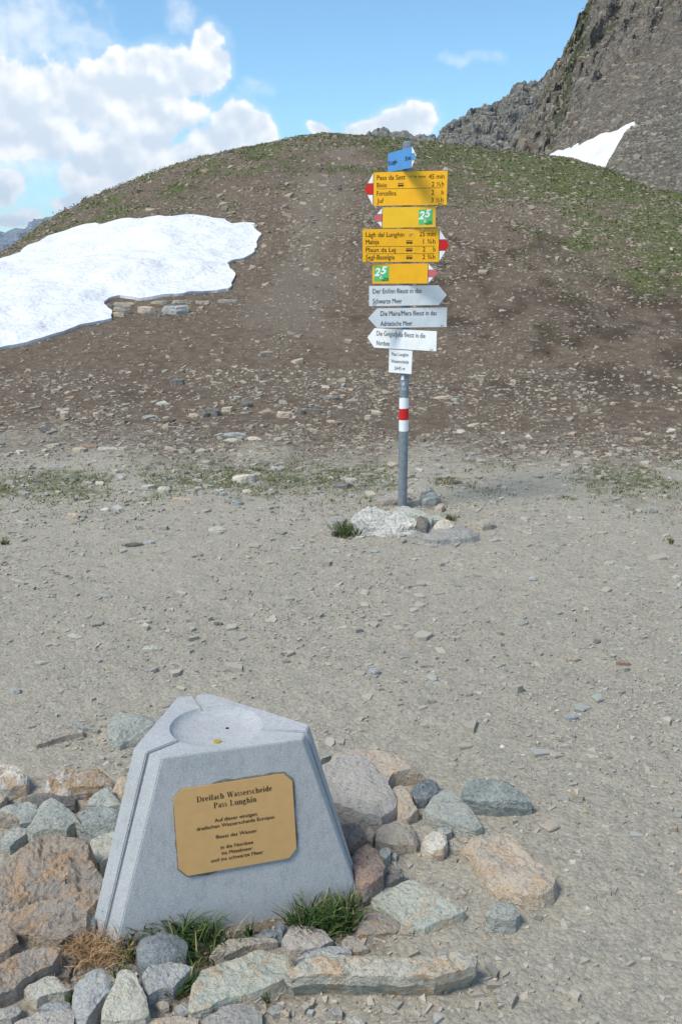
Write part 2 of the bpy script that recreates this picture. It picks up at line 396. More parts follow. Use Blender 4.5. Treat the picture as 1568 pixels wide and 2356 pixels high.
# ------------------------------------------------------------------ mountains behind the hill
def mountain_mat(name, crag, crag2, scree, scree2, green, size, blue=0.0):
    m, N, b = new_mat(name, .95, .1)
    at = N.node('ShaderNodeAttribute', attribute_name='zone'); sp = N.node('ShaderNodeSeparateColor'); N.l.new(at.outputs['Color'], sp.inputs[0])
    p = N.node('ShaderNodeTexCoord').outputs['Object']
    n1 = N.noise(p, 1 / size, 6, .65); n2 = N.noise(p, 3.0 / size, 6, .72); n3 = N.noise(p, 9 / size, 5, .75)
    mp = N.node('ShaderNodeMapping'); N.l.new(p, mp.inputs[0]); mp.inputs['Rotation'].default_value = (.5, -.55, .3); mp.inputs['Scale'].default_value = (.4, 1, .6)
    st = N.noise(mp.outputs[0], 3.5 / size, 6, .7)
    c = N.mix(N.ramp(n2, .38, .62), crag, crag2)
    c = N.mix(N.math('MULTIPLY', N.ramp(n3, .50, .62), .75), c, tuple(min(1, x * 1.7) for x in crag2))
    c = N.mix(N.math('MULTIPLY', N.ramp(n2, .47, .37), .85), c, tuple(x * .45 for x in crag))
    s_ = N.mix(N.ramp(st, .4, .62), scree, scree2)
    s_ = N.mix(N.math('MULTIPLY', N.ramp(n3, .51, .64), .7), s_, tuple(min(1, x * 1.5) for x in scree2))
    s_ = N.mix(N.math('MULTIPLY', N.ramp(n3, .48, .36), .7), s_, tuple(x * .5 for x in scree))
    c = N.mix(sp.outputs[0], c, s_)
    gm = N.ramp(N.math('ADD', N.math('MULTIPLY', N.math('SUBTRACT', n1, .5), 2.2), N.math('ADD', N.math('MULTIPLY', N.math('SUBTRACT', n2, .5), 2.0), sp.outputs[1])), .45, .85)
    c = N.mix(N.math('MULTIPLY', gm, .85), c, green)
    N.l.new(c, b.inputs['Base Color'])
    bump(N, b, N.math('ADD', n2, N.math('MULTIPLY', n3, .6)), 1.0, size * .3)
    return m
def mountain(name, label, crest, d_crest, d_base, z_base, mat, cols, rows, rough, rsize, zone, seed, back=.35, curve=1.0):
    """a flank rising from z_base at distance d_base to its ridge at d_crest, and falling away behind it"""
    us = np.linspace(crest[0][0], crest[-1][0], cols); vs = np.interp(us, [c[0] for c in crest], [c[1] for c in crest])
    dc = d_crest(us) if callable(d_crest) else np.full(cols, float(d_crest)); db = d_base(us) if callable(d_base) else np.full(cols, float(d_base))
    D = np.array([sight(u, v) for u, v in zip(us, vs)]); t = dc / D[:, 1]
    top = np.stack([D[:, 0] * t, dc, CAM_H + D[:, 2] * t], 1)
    base = np.stack([D[:, 0] / D[:, 1] * db, db, np.full(cols, z_base)], 1)
    nb = max(4, rows // 8)
    T = np.linspace(0, 1, rows)
    P = base[None] + (top - base)[None] * T[:, None, None]
    P[..., 2] = base[None, :, 2] + (top - base)[None, :, 2] * (T[:, None] ** curve)
    T2 = np.linspace(0, 1, nb + 1)[1:]
    Bk = np.repeat(top[None], nb, 0).copy(); Bk[..., 1] += T2[:, None] * (dc - db)[None] * .7 + 0; Bk[..., 2] = top[None, :, 2] - T2[:, None] * (top[:, 2] - z_base)[None] * .9
    z = zone(us[None] + 0 * T[:, None], T[:, None] + 0 * us[None], P)
    amp = (rough * (1 - .72 * z[0])) * np.minimum(1, 6 * T)[:, None]
    n = fbm(P[..., 0] / rsize, P[..., 2] / rsize * 1.3, P[..., 1] / rsize, o=5, seed=seed, gain=.55)
    rg = np.abs(fbm(P[..., 0] / rsize * 1.9, P[..., 2] / rsize * 2.4, P[..., 1] / rsize, o=4, seed=seed + 9)) * 2
    off = amp * (n * 1.6 + (.35 - rg))
    off = off + amp * .35 * fbm(P[..., 0] / rsize * 5, P[..., 2] / rsize * 6, P[..., 1] / rsize * 5, o=3, seed=seed + 21, gain=.6)
    nrm = np.array([0, -.75, .66]); P = P + off[..., None] * nrm
    V = np.concatenate([P, Bk]).reshape(-1, 3); nr = rows + nb
    i = np.arange(nr - 1)[:, None] * cols + np.arange(cols - 1)[None]
    q = np.stack([i, i + 1, i + cols + 1, i + cols], -1).reshape(-1, 4)
    zc = np.zeros((nr, cols, 4)); zc[:rows, :, 0] = z[0]; zc[:rows, :, 1] = z[1]; zc[rows:] = zc[rows - 1]; zc[..., 3] = 1
    o = obj_np(name, V, [q], mat, True, {'zone': zc.reshape(-1, 4)}); sharp(o.data, R(28))
    tag(o, label, kind='structure')
    return P
M_CRAG = mountain_mat('crag_rock', (.21, .19, .165), (.33, .285, .235), (.22, .188, .155), (.30, .26, .215), (.10, .115, .045), 9)
M_RIDGE = mountain_mat('ridge_rock', (.20, .195, .18), (.33, .31, .27), (.26, .235, .20), (.32, .285, .24), (.10, .11, .07), 14)
M_SPUR = mountain_mat('spur_scree', (.19, .175, .15), (.28, .25, .21), (.215, .195, .163), (.30, .27, .225), (.115, .13, .055), 5)
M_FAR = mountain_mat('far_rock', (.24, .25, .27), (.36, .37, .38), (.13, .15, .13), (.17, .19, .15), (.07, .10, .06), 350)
def z_crag(u, t, P):
    edge = .40 + .10 * (u - 1200) / 370 + .06 * fbm(u / 60, t * 4, seed=5)       # scree fan under the crags
    sc = sstep(edge + .06, edge - .06, t)
    g = .24 + .25 * sstep(.45, .8, t) - .40 * sc
    g = g + .55 * np.exp(-((u - (1215 + 130 * t)) / 26.0) ** 2) * (1 - sc * .5)
    return sc, g
def z_ridge(u, t, P): return sstep(.55, .3, t + .3 * fbm(u / 50, t * 3, seed=8)) * .7, np.full(u.shape, -.3)
def z_spur(u, t, P): return np.full(u.shape, .85), .12 + .35 * fbm(u / 90, t * 5, seed=12)
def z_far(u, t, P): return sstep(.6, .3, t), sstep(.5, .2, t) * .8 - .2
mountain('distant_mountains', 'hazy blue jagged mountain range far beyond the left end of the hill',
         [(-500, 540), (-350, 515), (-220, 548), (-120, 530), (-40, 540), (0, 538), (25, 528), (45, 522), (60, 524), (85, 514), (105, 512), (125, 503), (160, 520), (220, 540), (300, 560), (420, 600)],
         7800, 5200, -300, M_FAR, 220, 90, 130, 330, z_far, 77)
mountain('distant_crags', 'small grey rock teeth peeking over the hill crest',
         [(800, 345), (830, 318), (850, 305), (862, 304), (870, 300), (880, 289), (890, 292), (897, 305), (915, 303), (930, 300), (948, 306), (962, 309), (978, 312), (990, 315), (1000, 316), (1012, 322), (1060, 345)],
         820, 700, 20, M_RIDGE, 160, 40, 5, 9, z_ridge, 41)
P_RIDGE = mountain('rock_ridge', 'grey rocky ridge sloping down behind the steep crag',
         [(985, 345), (1003, 322), (1012, 305), (1020, 305), (1035, 292), (1055, 278), (1080, 264), (1100, 256), (1120, 248), (1145, 237), (1165, 228), (1178, 215), (1195, 210), (1212, 205), (1225, 193), (1245, 186), (1262, 178), (1330, 150), (1420, 100)],
         lambda u: np.interp(u, [985, 1420], [480, 560]), 360, 0, M_RIDGE, 230, 130, 9, 17, z_ridge, 23)
CRAG = [(1130, 380), (1180, 336), (1205, 285), (1228, 245), (1246, 215), (1262, 178), (1268, 160), (1278, 142), (1290, 128), (1298, 105), (1306, 92), (1318, 78), (1325, 52), (1338, 38), (1346, 20), (1352, 5), (1370, -25), (1400, -60), (1470, -110), (1568, -165), (1750, -190), (2050, -150), (2400, 40)]
def d_crag(u): return np.interp(u, [1130, 1270, 1400, 1700, 2400], [225, 250, 275, 300, 260])
def b_crag(u): return np.interp(u, [1130, 1270, 1500, 2400], [150, 120, 105, 80])
P_CRAG = mountain('crag_mountain', 'steep brown crag with scree fans and green ledges at the upper right', CRAG, d_crag, b_crag, 0, M_CRAG, 300, 210, 8.0, 14, z_crag, 3)
P_SPUR = mountain('scree_spur', 'grey green scree slope rising at the right behind the hill',
         [(1340, 440), (1388, 398), (1398, 372), (1412, 345), (1432, 312), (1455, 288), (1490, 262), (1530, 232), (1568, 208), (1700, 120), (1900, 40), (2300, 0)],
         lambda u: np.interp(u, [1340, 1455, 1568, 2300], [80, 95, 108, 130]), lambda u: np.interp(u, [1340, 2300], [52, 46]), -2, M_SPUR, 260, 150, 1.3, 3.2, z_spur, 61)

# ------------------------------------------------------------------ snow
def snow_material(name='old_snow', k=1.0):
    m, N, b = new_mat(name, .7, .3)
    p = N.node('ShaderNodeTexCoord').outputs['Object']; sc_ = N.vmath('SCALE', p); sc_.node.inputs['Scale'].default_value = k; p = sc_
    n = N.noise(p, 1.2, 5, .6); f = N.noise(p, 9, 5, .6)
    mp = N.node('ShaderNodeMapping'); N.l.new(p, mp.inputs[0]); mp.inputs['Rotation'].default_value = (0, 0, .35); mp.inputs['Scale'].default_value = (.10, 1, 1)
    streak = N.noise(mp.outputs[0], 1.5, 6, .62, .3)
    c = N.mix(N.ramp(n, .35, .7), (.73, .74, .755), (.66, .675, .695))
    c = N.mix(N.math('MULTIPLY', N.ramp(streak, .66, .74), N.math('MULTIPLY', N.ramp(f, .42, .62), .6)), c, (.34, .30, .25))
    c = N.mix(N.math('MULTIPLY', N.ramp(N.noise(p, .5, 6, .7), .56, .75), .25), c, (.45, .42, .37))
    N.l.new(c, b.inputs['Base Color'])
    bump(N, b, N.math('ADD', N.math('MULTIPLY', f, .3), N.noise(p, 2.4, 3, .5)), .8, .18)
    return m
M_SNOW = snow_material(); M_SNOW2 = snow_material('gully_snow', .10)
def poly_resample(P, step, rough=0.0, seed=0):
    P = np.asarray(P, float); out = []
    for i in range(len(P)):
        a, b = P[i], P[(i + 1) % len(P)]; n = max(1, int(round(np.hypot(*(b - a)) / step)))
        for k in range(n): out.append(a + (b - a) * k / n)
    out = np.array(out)
    if rough:
        e = np.roll(out, -1, 0) - np.roll(out, 1, 0); nrm = np.stack([e[:, 1], -e[:, 0]], 1) / (np.hypot(e[:, 0], e[:, 1])[:, None] + 1e-9)
        k = 1 / (step * 4.5)
        out = out + nrm * (rough * 2 * fbm(out[:, 0] * k + seed * 3.1, out[:, 1] * k, seed=seed, o=3))[:, None]
    return out
def inside(P, x, y):
    c = np.zeros(x.shape, bool)
    for i in range(len(P)):
        (x1, y1), (x2, y2) = P[i - 1], P[i]
        k = ((y1 > y) != (y2 > y)); xx = (x2 - x1) * (y - y1) / (y2 - y1 + 1e-15) + x1
        c ^= k & (x < xx)
    return c
def edge_dist(P, x, y):
    best = np.full(x.shape, 1e9)
    for i in range(len(P)):
        a, b = P[i - 1], P[i]; ab = b - a; t = np.clip(((x - a[0]) * ab[0] + (y - a[1]) * ab[1]) / (ab @ ab + 1e-15), 0, 1)
        best = np.minimum(best, np.hypot(x - a[0] - t * ab[0], y - a[1] - t * ab[1]))
    return best
def fill(P, step, rng):
    lo, hi = P.min(0), P.max(0); gx, gy = np.meshgrid(np.arange(lo[0], hi[0], step), np.arange(lo[1], hi[1], step * .9))
    gx = gx + (np.arange(gx.shape[0]) % 2)[:, None] * step / 2
    gx = gx.ravel() + rng.uniform(-.28, .28, gx.size) * step; gy = gy.ravel() + rng.uniform(-.28, .28, gy.size) * step
    k = inside(P, gx, gy); gx, gy = gx[k], gy[k]
    k = edge_dist(P, gx, gy) > step * .5; gx, gy = gx[k], gy[k]
    n = len(P); pts = [Vector(p) for p in P] + [Vector((a, b)) for a, b in zip(gx, gy)]
    V, E, F, ov, oe, of = delaunay_2d_cdt(pts, [(i, (i + 1) % n) for i in range(n)], [], 1, 1e-6)
    V = np.array([(v.x, v.y) for v in V]); org = np.array([min(o) if o else 10 ** 9 for o in ov])
    F = np.array([f for f in F if len(f) == 3], int)
    # orient upward
    a, b_, c = V[F[:, 0]], V[F[:, 1]], V[F[:, 2]]; s = (b_[:, 0] - a[:, 0]) * (c[:, 1] - a[:, 1]) - (b_[:, 1] - a[:, 1]) * (c[:, 0] - a[:, 0])
    F[s < 0] = F[s < 0][:, ::-1]
    ring = [int(np.where(org == i)[0][0]) for i in range(n) if (org == i).any()]
    return V, F, ring
SNOW = [(0, 601), (60, 571), (115, 546), (160, 532), (200, 519), (240, 517), (300, 506), (345, 501), (400, 500), (440, 497), (490, 505), (522, 507), (535, 517), (560, 514), (587, 518), (592, 528), (600, 545), (588, 566), (582, 588), (560, 600), (532, 610),
        (548, 626), (538, 642), (536, 662), (528, 669), (480, 676), (420, 680), (360, 686), (320, 691), (275, 686), (255, 692), (243, 704), (262, 716), (266, 738), (230, 746), (180, 760), (100, 783), (0, 810), (-120, 838), (-260, 850), (-330, 760), (-200, 690), (-90, 640)]
rng = np.random.default_rng(4)
sp_ = poly_resample(np.array([to_ground(u, v)[:2] for u, v in SNOW]), .11, .13, 6)
V2, F2, ring = fill(sp_, .16, rng)
d_ = edge_dist(sp_, V2[:, 0], V2[:, 1])
h_ = .02 + .03 * np.clip(2 * fbm(V2[:, 0] / .7, V2[:, 1] / .7, seed=16, o=2), 0, 1) + .13 * (1 - np.exp(-d_ / .9))
h_ = h_ + sstep(.05, .5, d_) * (.15 * fbm(V2[:, 0] / .42, V2[:, 1] / .75, seed=15, o=3) + .06 * fbm(V2[:, 0] / 3, V2[:, 1] / 3, seed=19, o=2))
z_ = terrain(V2[:, 0], V2[:, 1], False) + np.maximum(h_, .04)
top = np.c_[V2, z_]; low_ = np.c_[V2[ring], terrain(V2[ring, 0], V2[ring, 1], False) - .08]
ctr = V2[ring].mean(0); low_[:, :2] += (ctr - low_[:, :2]) * .004
n0 = len(top); L = len(ring); rg_ = np.array(ring); k_ = np.arange(L)
walls = np.stack([rg_, n0 + k_, n0 + (k_ + 1) % L, np.roll(rg_, -1)], 1)
area = 0.5 * np.sum(sp_[:, 0] * np.roll(sp_[:, 1], -1) - np.roll(sp_[:, 0], -1) * sp_[:, 1])
if area < 0: walls = walls[:, ::-1]
o = obj_np('snow_patch', np.r_[top, low_], [F2, walls], M_SNOW, True); sharp(o.data, R(50))
tag(o, 'large white old snow patch on the left flank of the hill', 'snow', 'old snow patches')
# snow wedge in the gully between crag and spur: picked out of the crag's own surface
def crag_point(u, v):
    """where a sight line meets the crag flank"""
    rows_ = P_CRAG.shape[0]; us = np.linspace(CRAG[0][0], CRAG[-1][0], P_CRAG.shape[1]); k = int(np.argmin(abs(us - u)))
    c = P_CRAG[:, k]; d = c - np.array([0, 0, CAM_H]); z = d[:, 1] * CP - d[:, 2] * SP; vv = 1178 - FP * (d[:, 1] * SP + d[:, 2] * CP) / z
    j = int(np.argmin(abs(vv - v)))
    return c[j]
SN2 = [(1255, 358), (1300, 343), (1350, 326), (1400, 304), (1430, 293), (1453, 285), (1470, 300), (1465, 340), (1440, 390), (1400, 420), (1330, 400)]
pts = np.array([crag_point(u, v) for u, v in SN2])
A_ = np.c_[pts[:, :2], np.ones(len(pts))]; pl = np.linalg.lstsq(A_, pts[:, 2], rcond=None)[0]
for it in range(3):
    q_ = []
    for (u, v) in SN2:
        d = sight(u, v); t = (pl[2] + .9 - CAM_H) / (d[2] - pl[0] * d[0] - pl[1] * d[1]); q_.append((d[0] * t, d[1] * t))
sp2 = poly_resample(np.array(q_), 1.0, 1.1, 8)
V2, F2, ring = fill(sp2, 1.1, rng); d_ = edge_dist(sp2, V2[:, 0], V2[:, 1])
z_ = pl[0] * V2[:, 0] + pl[1] * V2[:, 1] + pl[2] + .9 + .5 * (1 - np.exp(-d_ / 1.5)) + 1.6 * fbm(V2[:, 0] / 2.5, V2[:, 1] / 4, seed=33, o=3)
top = np.c_[V2, z_]; low_ = top[ring] - np.array([0, 0, 2.5]); n0 = len(top); L = len(ring); rg_ = np.array(ring); k_ = np.arange(L)
walls = np.stack([rg_, n0 + k_, n0 + (k_ + 1) % L, np.roll(rg_, -1)], 1)
o = obj_np('snow_patch', np.r_[top, low_], [F2, walls], M_SNOW2, True)
tag(o, 'triangular snow wedge in the gully below the brown crag', 'snow', 'old snow patches')

# ------------------------------------------------------------------ rocks
ROCK_NO = [0]
def make_rock(name, P, zg, h, mat, tilt=(0, 0), rnd=.25, rough=.5, under=.0, step=None, strata=.4, seed=None, sink=.04):
    """P: outline (world xy) of the upper face; zg: ground level; h: height of the upper face above it"""
    ROCK_NO[0] += 1; seed = seed or ROCK_NO[0] * 7; rng = np.random.default_rng(seed)
    P = np.asarray(P, float)
    ar = 0.5 * np.sum(P[:, 0] * np.roll(P[:, 1], -1) - np.roll(P[:, 0], -1) * P[:, 1])
    if ar < 0: P = P[::-1]
    size = math.sqrt(abs(ar)); step = step or max(.007, size / 17)
    c = P.mean(0)
    ol = poly_resample(P, step, .05 * size * rough, seed)
    V, F, ring = fill(ol, step, rng)
    x, y = V[:, 0] - c[0], V[:, 1] - c[1]
    d = edge_dist(ol, V[:, 0], V[:, 1]); e = max(.12, rnd) * size
    k = 1 / size
    fac = fbm(x * k * 2.1 + seed, y * k * 2.1, seed=seed, o=2); det = fbm(x * k * 7 + seed, y * k * 7, seed=seed + 3, o=4, gain=.6)
    # broken planes: the upper face is the lowest of a few tilted planes
    z = h + tilt[0] * x + tilt[1] * y
    for j in range(11):
        a = 6.2832 * (j + rng.uniform(0, 1)) / 11; g = rng.choice([.25, .5, 1.1]) * (.35 + 1.3 * rnd) * rng.uniform(.6, 1.3)
        ext = np.max(x[ring] * math.cos(a) + y[ring] * math.sin(a))
        z = np.minimum(z, h + tilt[0] * x + tilt[1] * y - g * (x * math.cos(a) + y * math.sin(a) - ext * rng.uniform(max(.45, .95 - 1.6 * rnd), 1.0) + .25 * size * fbm(x * k * 1.5, y * k * 1.5, seed=seed + j, o=2)))
    q = np.clip(d / e, 0, 1); z = z - .35 * rnd * h * (1 - q) ** 2.2
    z = z + rough * size * (.11 * fac + .07 * det) * np.minimum(1, .35 + d / (e * .5))
    cr = np.abs(fbm(x * k * 1.6 + seed * 2, y * k * 1.6, seed=seed + 13, o=3)); z = z - .07 * size * rough * np.exp(-(cr / .035) ** 2) * np.minimum(1, d / (.12 * size))
    if strata:                                           # thin schist leaves breaking off in steps
        stp = max(.005, size * .035); w = z + .5 * size * fbm(x * k * 1.3 - seed, y * k * 1.3 + 5, seed=seed + 7, o=3)
        z = z + strata * stp * (np.floor(w / stp) - w / stp + .5) * 1.25
    z = np.maximum(z, h * .12)
    top = np.c_[V, zg + z]
    L = len(ring); rg = np.array(ring); O = V[ring]; zt = top[rg, 2]
    nrm = np.roll(O, -1, 0) - np.roll(O, 1, 0); nrm = np.stack([nrm[:, 1], -nrm[:, 0]], 1) / (np.hypot(nrm[:, 0], nrm[:, 1])[:, None] + 1e-9)
    rings = [top]; idx = [rg]; n = len(top); lv = (.25, .5, .78, 1.0)
    for q_ in lv:
        zz = zt + (zg - sink - zt) * q_
        wob = .05 * size * rough * 2 * fbm(O[:, 0] * k * 5, O[:, 1] * k * 5, zz * k * 9 + seed, o=3, seed=seed + 5)
        lay = .028 * size * np.sin(zz * 300 / (1 + 6 * size) + seed) * strata
        bulge = .04 * size * math.sin(q_ * 2.6) - under * h * q_
        rings.append(np.c_[O + nrm * (wob + lay + bulge)[:, None], zz]); idx.append(n + np.arange(L)); n += L
    quads = []
    for a, b in zip(idx[:-1], idx[1:]): quads.append(np.stack([a, b, np.roll(b, -1), np.roll(a, -1)], 1))
    VV = np.concatenate(rings); org = np.array([c[0], c[1], zg]); VV = VV - org
    me = mesh_np(name, VV, [F, np.concatenate(quads)], mat, True); sharp(me, R(17))
    o = bpy.data.objects.new(name, me); o.location = org; link(o)
    return o
def outline(pts, z, tilt=(0, 0)):
    """sight lines of the traced upper edge, met with the (tilted) upper face"""
    P = np.array([on_level(u, v, z)[:2] for u, v in pts]); c = P.mean(0)
    if tilt[0] or tilt[1]:
        out = []
        for (u, v) in pts:
            d = sight(u, v); t = (z - tilt[0] * c[0] - tilt[1] * c[1] - CAM_H) / (d[2] - tilt[0] * d[0] - tilt[1] * d[1]); out.append((d[0] * t, d[1] * t))
        P = np.array(out)
    return P
# the six enlargements the outlines were read from: scale and origin
CR = {6: (.2495, 0, 1581.8), 7: (.3668, 0, 1955.7), 8: (.4769, 575.2, 1955.7), 1: (.3852, 719, 1668.1), 3: (.2384, 747.8, 862.8), 0: (1, 0, 0),
      'm': (.5136, 0, 862.8), 'f': (.5136, 0, 1265.4), 'g': (.4864, 805.3, 1150.4), 's': (.5136, 0, 460.2)}
def px(c, pts):
    k, ox, oy = CR[c]; return [(ox + k * x, oy + k * y) for x, y in pts]
def rock(c, pts, h, mat, label, tilt=(0, 0), group='rocks piled around the monument', **kw):
    p = px(c, pts); cu, cv = np.mean(p, 0)
    g = to_ground(cu, cv, h); zg = float(terrain(g[0], g[1], False))
    h = h * (.78 if c == 3 else (.50 if kw.get('rnd', .25) <= .15 else .54)); P = outline(p, zg + h, tilt)
    o = make_rock('rock', P, zg, h, RM[mat], tilt, **kw)
    return tag(o, label, 'rock', group)
B_ = dict(rnd=.32, rough=.9, strata=.7)       # boulder-like
S_ = dict(rnd=.12, rough=.45, strata=.5)   # slab-like
